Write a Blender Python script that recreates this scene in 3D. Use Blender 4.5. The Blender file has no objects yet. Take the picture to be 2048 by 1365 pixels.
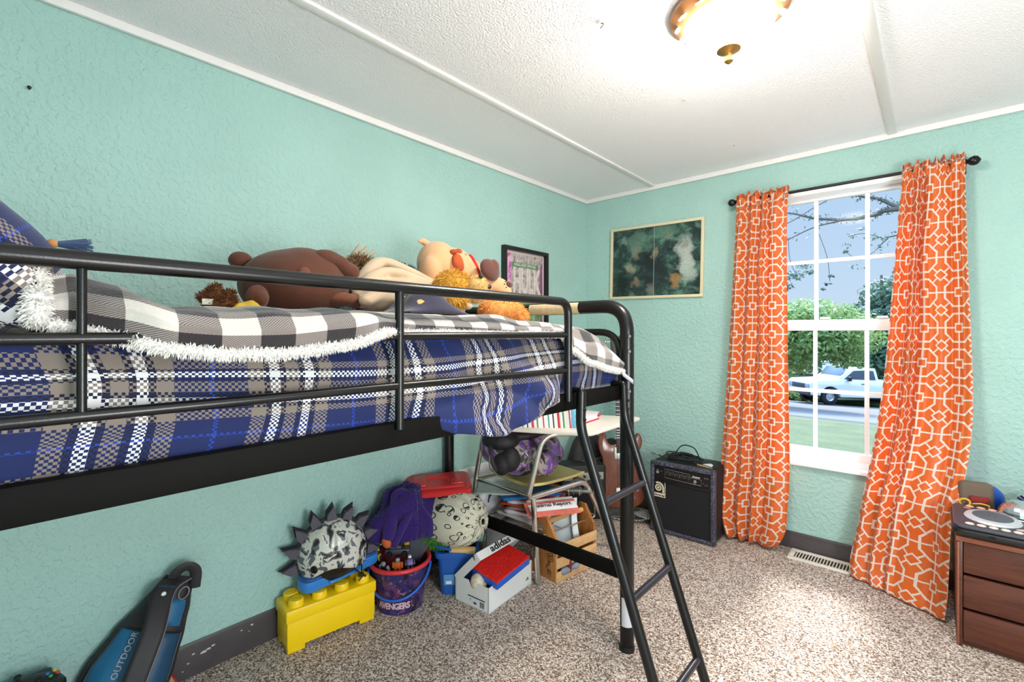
import bpy, bmesh, math, random
from math import sin, cos, pi, sqrt, radians as R, atan2, hypot, floor as ifloor
from mathutils import Vector as V, Matrix as M, noise
random.seed(7)
SC = bpy.context.scene
COL = SC.collection
def lin(c):
    return tuple(((x/255)/12.92 if x/255 <= .04045 else ((x/255+.055)/1.055)**2.4) for x in c)
# ------------------------------------------------------------------ node helper
class N:
    def __init__(s, name):
        s.m = bpy.data.materials.new(name); s.m.use_nodes = True
        s.t = s.m.node_tree; s.t.nodes.clear()
        s.out = s.t.nodes.new('ShaderNodeOutputMaterial')
    def n(s, typ, ins=None, **kw):
        x = s.t.nodes.new('ShaderNode'+typ)
        for k, v in kw.items(): setattr(x, k, v)
        for k, v in (ins or {}).items(): s.put(x.inputs[k], v)
        return x
    def put(s, sock, v):
        if isinstance(v, bpy.types.NodeSocket): s.t.links.new(v, sock)
        elif isinstance(v, bpy.types.Node): s.t.links.new(v.outputs[0], sock)
        else:
            if sock.type == 'RGBA' and not isinstance(v, (int, float)) and len(v) == 3: v = (*v, 1)
            sock.default_value = v
    def math(s, op, a, b=0, c=None):
        x = s.n('Math', {0: a, 1: b}, operation=op)
        if c is not None: s.put(x.inputs[2], c)
        return x.outputs[0]
    def mix(s, f, a, b, blend='MIX'):
        x = s.n('Mix', data_type='RGBA', blend_type=blend)
        s.put(x.inputs[0], f); s.put(x.inputs[6], a); s.put(x.inputs[7], b)
        return x.outputs[2]
    def co(s, which='Object'): return s.n('TexCoord').outputs[which]
    def xyz(s, v):
        x = s.n('SeparateXYZ', {0: v}); return x.outputs
    def noise(s, scale, detail=3, rough=.5, vec=None, dist=0):
        return s.n('TexNoise', {'Scale': scale, 'Detail': detail, 'Roughness': rough, 'Vector': vec or s.co(), 'Distortion': dist})
    def ramp(s, f, stops, interp='LINEAR'):
        x = s.n('ValToRGB', {0: f}); cr = x.color_ramp; cr.interpolation = interp
        while len(cr.elements) < len(stops): cr.elements.new(.5)
        for e, (p, c) in zip(cr.elements, stops):
            e.position = p; e.color = (*c, 1) if len(c) == 3 else c
        return x.outputs[0]
    def bump(s, h, strength=.3, dist=.01, normal=None):
        x = s.n('Bump', {'Height': h, 'Strength': strength, 'Distance': dist})
        if normal is not None: s.put(x.inputs['Normal'], normal)
        return x.outputs[0]
    def done(s, col, rough=.5, metal=0, normal=None, spec=.5, sheen=0, coat=0, emit=None, es=0, alpha=None, trans=0):
        p = s.n('BsdfPrincipled')
        s.put(p.inputs['Base Color'], col); s.put(p.inputs['Roughness'], rough); s.put(p.inputs['Metallic'], metal)
        s.put(p.inputs['Specular IOR Level'], spec)
        if normal is not None: s.put(p.inputs['Normal'], normal)
        if sheen: p.inputs['Sheen Weight'].default_value = sheen
        if coat: p.inputs['Coat Weight'].default_value = coat
        if emit is not None: s.put(p.inputs['Emission Color'], emit); p.inputs['Emission Strength'].default_value = es
        sh = p.outputs[0]
        if trans:
            t = s.n('BsdfTranslucent', {0: col})
            if normal is not None: s.put(t.inputs['Normal'], normal)
            sh = s.n('MixShader', {0: trans, 1: sh, 2: t.outputs[0]}).outputs[0]
        s.t.links.new(sh, s.out.inputs[0]); s.p = p
        return s.m
_mc = {}
def mat(name, rgb, rough=.5, metal=0, bs=0, bst=.2, bd=.004, var=0, vs=8, **kw):
    """plain procedural material: colour with slight noise variation and optional noise bump"""
    if name in _mc: return _mc[name]
    k = N(name); c = lin(rgb)
    col = c
    if var:
        f = k.noise(vs, 4).outputs[0]
        col = k.ramp(f, [(.3, tuple(x*(1-var) for x in c)), (.7, tuple(min(1, x*(1+var)) for x in c))])
    nrm = k.bump(k.noise(bs, 3).outputs[0], bst, bd) if bs else None
    _mc[name] = k.done(col, rough, metal, nrm, **kw)
    return _mc[name]
# ------------------------------------------------------------------ mesh builder
class B:
    def __init__(s): s.v = []; s.f = []; s.mi = []; s.uv = []; s.c = 0
    def add(s, vs, fs, uv=None, T=None):
        o = len(s.v)
        s.v += [tuple(T @ V(p)) for p in vs] if T is not None else [tuple(p) for p in vs]
        for k, f in enumerate(fs):
            s.f.append([i+o for i in f]); s.mi.append(s.c)
            s.uv.append([uv[i] for i in f] if uv else None)
        return s
    def box(s, c, d, Rm=None, bev=0, seg=2, T=None):
        bm = bmesh.new(); bmesh.ops.create_cube(bm, size=1)
        for v in bm.verts: v.co = V((v.co.x*d[0], v.co.y*d[1], v.co.z*d[2]))
        if bev: bmesh.ops.bevel(bm, geom=bm.edges[:], offset=min(bev, min(d)*.45), segments=seg, affect='EDGES', profile=.5)
        Q = M.Translation(c) @ (Rm.to_4x4() if Rm else M.Identity(4))
        if T is not None: Q = T @ Q
        bm.verts.index_update()
        s.add([Q @ v.co for v in bm.verts], [[v.index for v in f.verts] for f in bm.faces]); bm.free(); return s
    def tube(s, pts, r, n=10, closed=False, cap=True, flat=1, T=None):
        pts = [V(p) for p in pts]; m = len(pts); vs = []; fs = []; uv = []
        rr = r if isinstance(r, (list, tuple)) else [r]*m
        tan = []
        for i in range(m):
            a = pts[(i-1) % m] if (i or closed) else pts[0]; b = pts[(i+1) % m] if (i < m-1 or closed) else pts[-1]
            t = (b-a); tan.append(t.normalized() if t.length > 1e-9 else V((0, 0, 1)))
        up = V((0, 0, 1)) if abs(tan[0].z) < .9 else V((1, 0, 0))
        x = tan[0].cross(up).normalized()
        L = 0
        for i in range(m):
            x = (x - tan[i]*x.dot(tan[i])).normalized(); y = tan[i].cross(x)
            if i: L += (pts[i]-pts[i-1]).length
            for k in range(n):
                a = 2*pi*k/n
                vs.append(pts[i] + x*cos(a)*rr[i] + y*sin(a)*rr[i]*flat); uv.append((k/n*2*pi*rr[i], L))
        for i in range(m if closed else m-1):
            j = (i+1) % m
            for k in range(n): fs.append([i*n+k, i*n+(k+1) % n, j*n+(k+1) % n, j*n+k])
        if cap and not closed: fs.append(list(range(n))[::-1]); fs.append([(m-1)*n+k for k in range(n)])
        return s.add(vs, fs, uv, T)
    def lathe(s, prof, n=32, T=None, a0=0, a1=2*pi):
        vs = []; fs = []; full = abs(a1-a0-2*pi) < 1e-6; uv = []
        nn = n if full else n+1
        for (r, z) in prof:
            for k in range(nn):
                a = a0+(a1-a0)*k/n; vs.append((r*cos(a), r*sin(a), z)); uv.append((k/n, z))
        for i in range(len(prof)-1):
            for k in range(n): fs.append([i*nn+k, i*nn+(k+1) % nn, (i+1)*nn+(k+1) % nn, (i+1)*nn+k])
        return s.add(vs, fs, uv, T)
    def prism(s, poly, z0, z1, T=None, bev=0, seg=2):
        if not bev:
            n = len(poly)
            return s.add([(x, y, z0) for x, y in poly]+[(x, y, z1) for x, y in poly],
                         [list(range(n))[::-1], list(range(n, 2*n))]+[[i, (i+1) % n, n+(i+1) % n, n+i] for i in range(n)], None, T)
        bm = bmesh.new(); f = bm.faces.new([bm.verts.new((x, y, z0)) for x, y in poly])
        r = bmesh.ops.extrude_face_region(bm, geom=[f])
        for v in [g for g in r['geom'] if isinstance(g, bmesh.types.BMVert)]: v.co.z = z1
        bmesh.ops.recalc_face_normals(bm, faces=bm.faces[:])
        es = [e for e in bm.edges if abs(e.verts[0].co.z-e.verts[1].co.z) < 1e-7]
        bmesh.ops.bevel(bm, geom=es, offset=bev, segments=seg, affect='EDGES', profile=.5)
        bm.verts.index_update()
        s.add([v.co.copy() for v in bm.verts], [[v.index for v in f.verts] for f in bm.faces], None, T); bm.free(); return s
    def ell(s, c, r, Rm=None, nu=20, nv=12, T=None):
        if isinstance(r, (int, float)): r = (r, r, r)
        vs = [(0, 0, 1)]; fs = []
        for j in range(1, nv):
            for i in range(nu):
                t = pi*j/nv; p = 2*pi*i/nu; vs.append((sin(t)*cos(p), sin(t)*sin(p), cos(t)))
        vs.append((0, 0, -1)); e = len(vs)-1
        for i in range(nu): fs.append([0, 1+i, 1+(i+1) % nu])
        for j in range(nv-2):
            for i in range(nu):
                a = 1+j*nu; fs.append([a+i, a+nu+i, a+nu+(i+1) % nu, a+(i+1) % nu])
        a = 1+(nv-2)*nu
        for i in range(nu): fs.append([a+(i+1) % nu, a+i, e])
        Q = M.Translation(c) @ (Rm.to_4x4() if Rm else M.Identity(4)) @ M.Diagonal((*r, 1))
        if T is not None: Q = T @ Q
        return s.add(vs, fs, None, Q)
    def grid(s, fn, nu, nv, uvfn=None, closed=False, T=None):
        vs = []; uv = []; fs = []
        for j in range(nv+1):
            for i in range(nu+1):
                vs.append(fn(i/nu, j/nv)); uv.append(uvfn(i/nu, j/nv) if uvfn else (i/nu, j/nv))
        w = nu+1
        for j in range(nv):
            for i in range(nu): fs.append([j*w+i, j*w+i+1, (j+1)*w+i+1, (j+1)*w+i])
        return s.add(vs, fs, uv, T)
def cat(pts, n=8, closed=False):
    """Catmull-Rom through points"""
    P = [V(p) for p in pts]; m = len(P); out = []
    for i in range(m if closed else m-1):
        p0 = P[(i-1) % m] if (i or closed) else P[0]*2-P[1]
        p1 = P[i]; p2 = P[(i+1) % m]
        p3 = P[(i+2) % m] if (i+2 < m or closed) else P[-1]*2-P[-2]
        for k in range(n):
            t = k/n
            out.append(.5*((2*p1)+(p2-p0)*t+(2*p0-5*p1+4*p2-p3)*t*t+(3*p1-p0-3*p2+p3)*t**3))
    if not closed: out.append(P[-1].copy())
    return out
def fillet(pts, r, n=6, closed=False):
    P = [V(p) for p in pts]; out = []; m = len(P)
    for i in range(m):
        if not closed and i in (0, m-1): out.append(P[i]); continue
        a = (P[(i-1) % m]-P[i]); b = (P[(i+1) % m]-P[i]); q = min(r, a.length*.49, b.length*.49)
        s, e = P[i]+a.normalized()*q, P[i]+b.normalized()*q
        for k in range(n+1):
            t = k/n; out.append(s*(1-t)**2+P[i]*2*t*(1-t)+e*t*t)
    return out
def rrect(w, h, r, n=5, cx=0, cy=0):
    return [(p.x, p.y) for p in fillet([(cx-w/2, cy-h/2, 0), (cx+w/2, cy-h/2, 0), (cx+w/2, cy+h/2, 0), (cx-w/2, cy+h/2, 0)], r, n, True)]
def lerp(a, b, t): return a+(b-a)*t
def interp(tab, x):
    """piecewise smooth table lookup: tab = [(x, v...)]"""
    if x <= tab[0][0]: return tab[0][1:] if len(tab[0]) > 2 else tab[0][1]
    for a, b in zip(tab, tab[1:]):
        if x <= b[0]:
            t = (x-a[0])/(b[0]-a[0]); t = t*t*(3-2*t)*.5+t*.5
            r = [lerp(p, q, t) for p, q in zip(a[1:], b[1:])]
            return r if len(r) > 1 else r[0]
    return tab[-1][1:] if len(tab[-1]) > 2 else tab[-1][1]
def Rx(a): return M.Rotation(R(a), 4, 'X')
def Ry(a): return M.Rotation(R(a), 4, 'Y')
def Rz(a): return M.Rotation(R(a), 4, 'Z')
def Tr(x, y, z): return M.Translation((x, y, z))
def nz(p, s=1.0): return noise.noise(V(p)*s)
# ------------------------------------------------------------------ objects
def link_mesh(name, b, mats, smooth=True, ang=38):
    me = bpy.data.meshes.new(name)
    me.from_pydata([tuple(v) for v in b.v], [], b.f)
    if not isinstance(mats, (list, tuple)): mats = [mats]
    for m in mats: me.materials.append(m)
    me.polygons.foreach_set('material_index', b.mi)
    if any(b.uv):
        uvl = me.uv_layers.new(name='UVMap'); i = 0
        flat = []
        for f, u in zip(b.f, b.uv):
            for k in range(len(f)): flat += list(u[k]) if u else [0, 0]
        uvl.data.foreach_set('uv', flat)
    me.update()
    bm = bmesh.new(); bm.from_mesh(me); bmesh.ops.recalc_face_normals(bm, faces=bm.faces[:]); bm.to_mesh(me); bm.free()
    if smooth:
        me.polygons.foreach_set('use_smooth', [True]*len(me.polygons))
        me.set_sharp_from_angle(angle=R(ang))
    o = bpy.data.objects.new(name, me); COL.objects.link(o)
    return o
def par(o, p):
    if p is not None:
        o.parent = p; o.matrix_parent_inverse = wm(p).inverted()
def wm(o):
    m = o.matrix_basis.copy()
    return (wm(o.parent) @ o.matrix_parent_inverse @ m) if o.parent else m
def obj(name, b, mats, parent=None, **kw):
    o = link_mesh(name, b, mats, **kw); par(o, parent); return o
def part(name, b, mats, parent, label=None, **kw):
    o = obj(name, b, mats, parent, **kw)
    if label: o['label'] = label
    return o
def thing(name, label, cat_, loc=(0, 0, 0), group=None):
    o = bpy.data.objects.new(name, None); COL.objects.link(o); o.location = loc
    o.empty_display_size = .05
    return tag(o, label, cat_, group)
def tag(o, label, cat_, group=None, kind=None):
    o['label'] = label; o['category'] = cat_
    if group: o['group'] = group
    if kind: o['kind'] = kind
    return o
def struct(name, b, m, parent=None, **kw):
    o = obj(name, b, m, parent, **kw)
    if parent is None: o['kind'] = 'structure'
    return o
def mod(o, typ, **kw):
    x = o.modifiers.new(typ.title(), typ)
    for k, v in kw.items(): setattr(x, k, v)
    return o
def bake(o):
    """apply modifiers"""
    dg = bpy.context.evaluated_depsgraph_get(); dg.update()
    me = bpy.data.meshes.new_from_object(o.evaluated_get(dg), depsgraph=dg)
    o.modifiers.clear(); o.data = me; return o
def each(name, bs, m, parent, label=None):
    return [part(name, b, m, parent, label) for b in bs]
def blob(name, balls, mats, parent=None, vox=.008, sm=6, T=None, assign=None):
    """plush body: ellipsoids fused into one continuous skin. balls: (c, r[, Rm])"""
    b = B()
    for q in balls: b.ell(q[0], q[1], q[2] if len(q) > 2 else None, 18, 12, T)
    o = link_mesh(name, b, mats, smooth=False)
    mod(o, 'REMESH', mode='VOXEL', voxel_size=vox, use_smooth_shade=True)
    mod(o, 'SMOOTH', factor=.5, iterations=sm)
    bake(o)
    me = o.data
    if len(me.materials) == 0:
        for m in (mats if isinstance(mats, (list, tuple)) else [mats]): me.materials.append(m)
    me.polygons.foreach_set('use_smooth', [True]*len(me.polygons))
    if assign:
        for p in me.polygons: p.material_index = assign(p.center)
    par(o, parent); return o
def fur(o, n, L, w, mats, name='fur', parent=None, droop=.4, seed=1, curl=0, keep=None, into=False):
    """short pile: tapered blades standing on the surface of mesh o, as one mesh"""
    rnd = random.Random(seed); me = o.data
    me.calc_loop_triangles(); tri = me.loop_triangles
    ar = [t.area for t in tri]; tot = sum(ar); b = B()
    vs = me.vertices
    W = wm(o)
    for t in tri:
        k = t.area/tot*n; k = int(k)+(rnd.random() < k-int(k))
        for _ in range(k):
            a, c = rnd.random(), rnd.random()
            if a+c > 1: a, c = 1-a, 1-c
            p = vs[t.vertices[0]].co*(1-a-c)+vs[t.vertices[1]].co*a+vs[t.vertices[2]].co*c
            if keep and not keep(p): continue
            nr = V(t.normal)
            d = (nr+V((rnd.gauss(0, .35), rnd.gauss(0, .35), rnd.gauss(0, .35)-droop))).normalized()
            side = d.cross(V((rnd.random()-.5, rnd.random()-.5, rnd.random()-.5))).normalized()*w
            l = L*rnd.uniform(.6, 1.2); q = p+d*l*.55; e = p+d*l+side*curl*rnd.uniform(-3, 3)+V((0, 0, -droop*l*.4))
            b.add([p-side, p+side, q+side*.8, q-side*.8, e], [[0, 1, 2, 3], [3, 2, 4]])
    f = link_mesh(name, b, mats, smooth=True, ang=180)
    f.matrix_basis = W
    par(f, parent); return f
_fd = {}
def textmesh(txt, size, map_, depth=.0006, spacing=1, bold=0, align='CENTER', shear=0):
    """letters as a thin mesh; map_ = Matrix or function from (x,y,z)"""
    cu = bpy.data.curves.new('t', 'FONT'); cu.body = txt; cu.size = size; cu.align_x = align; cu.align_y = 'CENTER'
    cu.extrude = depth; cu.space_character = spacing; cu.offset = bold; cu.resolution_u = 3; cu.shear = shear
    t = bpy.data.objects.new('t', cu); COL.objects.link(t)
    dg = bpy.context.evaluated_depsgraph_get(); dg.update()
    me = bpy.data.meshes.new_from_object(t.evaluated_get(dg), depsgraph=dg)
    b = B(); f = map_ if callable(map_) else (lambda p: map_ @ p)
    b.add([f(v.co) for v in me.vertices], [list(p.vertices) for p in me.polygons])
    bpy.data.objects.remove(t); bpy.data.curves.remove(cu); bpy.data.meshes.remove(me)
    return b
def frame(o, x, y):
    """matrix with origin o, axes x, y (3-D), z = x cross y"""
    x = V(x).normalized(); z = x.cross(V(y)).normalized(); y = z.cross(x)
    return M(((x.x, y.x, z.x, o[0]), (x.y, y.y, z.y, o[1]), (x.z, y.z, z.z, o[2]), (0, 0, 0, 1)))
def sheet(pts_fn, nu, nv, th, uvfn=None):
    """cloth with thickness: two layers of a grid"""
    b = B(); b.grid(pts_fn, nu, nv, uvfn); return b
WORLD_S, WORLD_HI, SUN_E, LAMP_E, EXPO = .70, 6.0, 8.0, 115.0, 0.45
# ------------------------------------------------------------------ materials
def m_wall(name, rgb):
    k = N(name); co = k.co(); c = lin(rgb)
    n1 = k.noise(110, 3, .55, co); n2 = k.noise(52, 2, .5, co); v = k.n('TexVoronoi', {'Scale': 60, 'Vector': n2.outputs[1]}, feature='SMOOTH_F1')
    big = k.noise(2.2, 3, .5, co)
    h = k.math('ADD', k.math('MULTIPLY', k.ramp(n2.outputs[0], [(.45, (0, 0, 0)), (.62, (1, 1, 1))]), .7), k.math('MULTIPLY', n1.outputs[0], .5))
    col = k.ramp(big.outputs[0], [(.35, tuple(x*.95 for x in c)), (.7, tuple(x*1.04 for x in c))])
    return k.done(col, .62, 0, k.bump(h, .8, .0035), spec=.3)
WALL = m_wall('aqua_textured_paint', (164, 200, 193))
def m_ceil():
    k = N('popcorn_ceiling'); co = k.co()
    n = k.noise(140, 3, .6, co); v = k.n('TexVoronoi', {'Scale': 150, 'Vector': co}); 
    h = k.math('SUBTRACT', n.outputs[0], k.math('MULTIPLY', v.outputs[0], .6))
    return k.done(lin((248, 245, 247)), .9, 0, k.bump(h, .6, .005), spec=.1)
CEIL = m_ceil()
def m_carpet():
    k = N('speckled_pile_carpet'); co = k.co()
    v = k.n('TexVoronoi', {'Scale': 210, 'Vector': co, 'Randomness': 1}); cell = k.xyz(v.outputs['Color'])[0]
    n = k.noise(160, 4, .7, co); big = k.noise(5, 4, .6, co)
    f = k.math('ADD', k.math('MULTIPLY', cell, .55), k.math('MULTIPLY', n.outputs[0], .55))
    col = k.ramp(f, [(.28, lin((82, 60, 50))), (.45, lin((146, 120, 102))), (.6, lin((200, 178, 160))), (.8, lin((244, 232, 220)))])
    col = k.mix(.35, col, k.ramp(big.outputs[0], [(.3, (.55, .55, .55)), (.7, (1, 1, 1))]), 'MULTIPLY')
    h = k.math('ADD', k.math('MULTIPLY', v.outputs[0], -.8), n.outputs[0])
    return k.done(col, .95, 0, k.bump(h, .6, .006), spec=.05, sheen=.15)
CARPET = m_carpet()
WHITE = mat('white_trim_paint', (236, 232, 230), .45, bs=60, bst=.05)
VINYL = mat('white_vinyl', (243, 243, 244), .3)
BASE = mat('charcoal_baseboard_paint', (72, 66, 68), .4, var=.12, vs=14)
BLACKM = mat('black_enamelled_steel', (13, 12, 13), .30, bs=350, bst=.04, spec=.4)
BLACKF = mat('flat_black_steel', (15, 14, 13), .6, bs=350, bst=.04, spec=.07)
CHROME = mat('worn_chrome', (222, 219, 215), .26, 1, var=.06, vs=30)
STEEL = mat('brushed_steel', (170, 170, 172), .35, 1)
BLACKP = mat('black_plastic', (20, 20, 22), .4)
RUBBER = mat('black_rubber', (18, 18, 19), .7)
def stripes(k, coord, period, stops, off=0):
    f = k.math('FRACT', k.math('ADD', k.math('DIVIDE', coord, period), off))
    return k.ramp(f, stops, 'CONSTANT')
def m_plaid(name, cell=.0047, pu=.248, pv=.19):
    k = N(name); uv = k.xyz(k.co('UV')); u, v = uv[0], uv[1]
    nv_, ry, tp, wt = lin((18, 22, 48)), lin((32, 58, 150)), lin((124, 113, 105)), lin((208, 207, 208)); nb = lin((24, 34, 80))
    st = [(0, wt), (.065, nv_), (.105, tp), (.195, nv_), (.235, wt), (.30, nv_), (.34, tp), (.44, nb), (.64, ry), (.665, nb), (.86, tp), (.96, nv_)]
    a = stripes(k, u, pu, st); b = stripes(k, v, pv, st, .33)
    ck = k.n('TexChecker', {'Scale': 1/cell, 'Vector': k.n('CombineXYZ', {0: u, 1: v, 2: .001})})
    col = k.mix(ck.outputs[1], a, b)
    w = k.noise(900, 2, .5, k.co('UV'))
    return k.done(col, .75, 0, k.bump(w.outputs[0], .2, .001), spec=.25, sheen=.1)
PLAID = m_plaid('blue_plaid_weave')
def m_buffalo():
    k = N('buffalo_check_fleece'); uv = k.xyz(k.co('UV')); u, v = uv[0], uv[1]
    P = .112
    a = k.math('GREATER_THAN', k.math('FRACT', k.math('DIVIDE', u, P)), .5)
    b = k.math('GREATER_THAN', k.math('FRACT', k.math('DIVIDE', v, P)), .5)
    tw = k.math('GREATER_THAN', k.math('FRACT', k.math('MULTIPLY', k.math('ADD', u, v), 190)), .5)
    s = k.math('ADD', a, b)
    wh, gr, dk = lin((212, 204, 196)), lin((142, 131, 128)), lin((44, 38, 42))
    g1 = k.mix(tw, lin((96, 86, 84)), lin((152, 142, 137)))
    col = k.mix(k.math('GREATER_THAN', s, .5), wh, g1)
    col = k.mix(k.math('GREATER_THAN', s, 1.5), col, dk)
    n = k.noise(260, 4, .7, k.co('UV'))
    col = k.mix(.25, col, k.ramp(n.outputs[0], [(.3, (.6, .6, .6)), (.65, (1, 1, 1))]), 'MULTIPLY')
    return k.done(col, .9, 0, k.bump(n.outputs[0], .6, .004), spec=.1, sheen=.4)
BUFF = m_buffalo()
SHERPA = mat('white_sherpa', (238, 234, 228), .95, bs=120, bst=.9, bd=.006, sheen=.4)
def m_curtain():
    k = N('orange_lattice_curtain'); uv = k.xyz(k.co('UV'))
    P = .157
    def fold(c):
        return k.math('ABSOLUTE', k.math('SUBTRACT', k.math('FRACT', k.math('DIVIDE', c, P)), .5))   # 0 centre .. .5 edge
    a, b = fold(uv[0]), fold(uv[1])
    w = .026
    band = lambda d, r: k.math('LESS_THAN', k.math('ABSOLUTE', k.math('SUBTRACT', d, r)), w)
    mx = k.math('MAXIMUM', a, b); mn = k.math('MINIMUM', a, b)
    dg = k.math('MULTIPLY', k.math('ADD', a, b), .7071)
    oc = k.math('MAXIMUM', mx, dg)
    octo = band(oc, .395)
    sq = band(mx, .11)
    cross = k.math('MULTIPLY', k.math('LESS_THAN', mn, w*.8), k.math('GREATER_THAN', mx, .11))
    da = k.math('SUBTRACT', .5, a); db = k.math('SUBTRACT', .5, b)
    ds = k.math('ADD', da, db)
    dia = band(ds, .15)
    diag = k.math('MULTIPLY', k.math('MULTIPLY', k.math('LESS_THAN', k.math('ABSOLUTE', k.math('SUBTRACT', a, b)), w*1.15), k.math('GREATER_THAN', oc, .395)), k.math('GREATER_THAN', ds, .15))
    f = k.math('MINIMUM', 1, k.math('ADD', k.math('ADD', k.math('ADD', octo, sq), k.math('ADD', cross, dia)), diag))
    n = k.noise(700, 2, .5, k.co('UV'))
    col = k.mix(f, lin((226, 110, 46)), lin((234, 218, 208)))
    return k.done(col, .42, 0, k.bump(n.outputs[0], .1, .001), spec=.35, sheen=.1, trans=.3)
CURT = m_curtain()
def m_camo(name, cols, sc, rough=.35, dist=2.5, coat=0):
    k = N(name); co = k.co()
    n = k.noise(sc, 2.5, .55, co, dist)
    return k.done(k.ramp(n.outputs[0], cols, 'CONSTANT'), rough, 0, None, coat=coat)
def m_wood(name, a, b, sc=6, stretch=(1, 14, 14), rough=.45):
    k = N(name); mp = k.n('Mapping', {'Vector': k.co(), 'Scale': stretch})
    n = k.noise(sc, 5, .6, mp.outputs[0], 1.2)
    g = k.noise(sc*7, 3, .6, mp.outputs[0])
    f = k.math('ADD', k.math('MULTIPLY', n.outputs[0], .75), k.math('MULTIPLY', g.outputs[0], .25))
    return k.done(k.ramp(f, [(.32, lin(a)), (.68, lin(b))]), rough, 0, k.bump(f, .15, .002))
# ------------------------------------------------------------------ camera, world, lights
CAM_LOC = (1.885, 0.0, 1.166); LY = 2.925; HZ = 2.134
cd = bpy.data.cameras.new('camera'); cam = bpy.data.objects.new('camera', cd); COL.objects.link(cam)
cam.location = CAM_LOC; cam.rotation_euler = (R(90), 0, R(41.8)); cd.sensor_width = 36; cd.lens = 941*36/2048
cd.shift_y = -15.5/2048; cd.clip_start = .02; cd.clip_end = 300
SC.camera = cam
w = bpy.data.worlds.new('sky'); SC.world = w; w.use_nodes = True
nt = w.node_tree; bg = nt.nodes['Background']
tc = nt.nodes.new('ShaderNodeTexCoord'); sx = nt.nodes.new('ShaderNodeSeparateXYZ'); cr = nt.nodes.new('ShaderNodeValToRGB')
nt.links.new(tc.outputs['Generated'], sx.inputs[0]); nt.links.new(sx.outputs[2], cr.inputs[0]); nt.links.new(cr.outputs[0], bg.inputs[0])
cr.color_ramp.elements[0].position = 0; cr.color_ramp.elements[0].color = (.66, .82, 1.0, 1)
cr.color_ramp.elements[1].position = .55; cr.color_ramp.elements[1].color = (.36, .60, 1.0, 1)
# the sky is brighter high up than near the horizon
mr = nt.nodes.new('ShaderNodeMapRange'); mr.inputs[1].default_value = .33; mr.inputs[2].default_value = .62
mr.inputs[3].default_value = WORLD_S; mr.inputs[4].default_value = WORLD_HI
nt.links.new(sx.outputs[2], mr.inputs[0]); nt.links.new(mr.outputs[0], bg.inputs[1])
def light(name, typ, loc, e, col=(1, 1, 1), **kw):
    l = bpy.data.lights.new(name, typ); l.energy = e; l.color = col
    for k, v in kw.items(): setattr(l, k, v)
    o = bpy.data.objects.new(name, l); COL.objects.link(o); o.location = loc; return o
sun = light('sun', 'SUN', (1.5, 9, 9), SUN_E, (1, .97, .93), angle=R(15))
light('fill_light', 'POINT', (2.85, .45, .95), 92, (1, .98, .97), shadow_soft_size=.35)  # added fill light without a fixture, out of view by the right wall
sun.rotation_euler = V((.05, -1, -1.12)).to_track_quat('-Z', 'Y').to_euler()
SC.view_settings.view_transform = 'Standard'; SC.view_settings.look = 'None'; SC.view_settings.gamma = 1
SC.view_settings.use_curve_mapping = False; SC.view_settings.exposure = EXPO
# ------------------------------------------------------------------ shell
XR, YB, TH = 3.1, -.8, .12
WX0, WX1, WZ0, WZ1 = 1.15, 1.905, .475, 1.945
b = B().box((XR/2, (LY+YB)/2, -.05), (XR+.24, LY-YB+.24, .1)); struct('floor', b, CARPET)
b = B().box((XR/2, (LY+YB)/2, HZ+.05), (XR+.24, LY-YB+.24, .1)); struct('ceiling', b, CEIL)
b = B().box((-TH/2, (LY+YB)/2, HZ/2), (TH, LY-YB, HZ)); struct('wall_left', b, WALL)
def holed(axis, at, sgn, a0, a1, h0, h1, z0, z1):
    b = B()
    def bx(u0, u1, q0, q1):
        c = ((u0+u1)/2, at+sgn*TH/2, (q0+q1)/2); d = (u1-u0, TH, q1-q0)
        if axis == 'x': b.box(c, d)
        else: b.box((c[1], c[0], c[2]), (d[1], d[0], d[2]))
    bx(a0, h0, 0, HZ); bx(h1, a1, 0, HZ); bx(h0, h1, 0, z0); bx(h0, h1, z1, HZ); return b
struct('wall_far', holed('x', LY, 1, -TH, XR+TH, WX0, WX1, WZ0, WZ1), WALL)
struct('wall_right', holed('y', XR, 1, YB, LY, -.55, 1.15, .45, 1.98), WALL)
struct('wall_back', B().box((XR/2, YB-TH/2, HZ/2), (XR+2*TH, TH, HZ)), WALL)
# added window out of view in the right wall, lets sky in as fill
b = B()
for (y0, y1, z0, z1) in ((-.55, -.5, .45, 1.98), (1.1, 1.15, .45, 1.98), (-.55, 1.15, .45, .5), (-.55, 1.15, 1.93, 1.98), (.28, .32, .45, 1.98)):
    b.box((XR+.06, (y0+y1)/2, (z0+z1)/2), (.06, y1-y0, z1-z0))
w2 = struct('fill_window', b, VINYL)
# baseboards
def baseboard(name, T, ln, h):
    prof = [(0, 0), (.011, 0), (.011, h*.6), (.008, h*.72), (.008, h*.9), (.004, h), (0, h)]
    b = B(); n = len(prof)
    b.add([(p[0], y, p[1]) for y in (0, ln) for p in prof], [[i, (i+1) % n, n+(i+1) % n, n+i] for i in range(n)]+[list(range(n)), list(range(n, 2*n))], None, T)
    return struct(name, b, BASE, ang=20)
baseboard('baseboard_left', Tr(0, YB, 0), LY-YB, .112)
baseboard('baseboard_far', Tr(0, LY, 0) @ Rz(-90), XR, .09)
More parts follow.
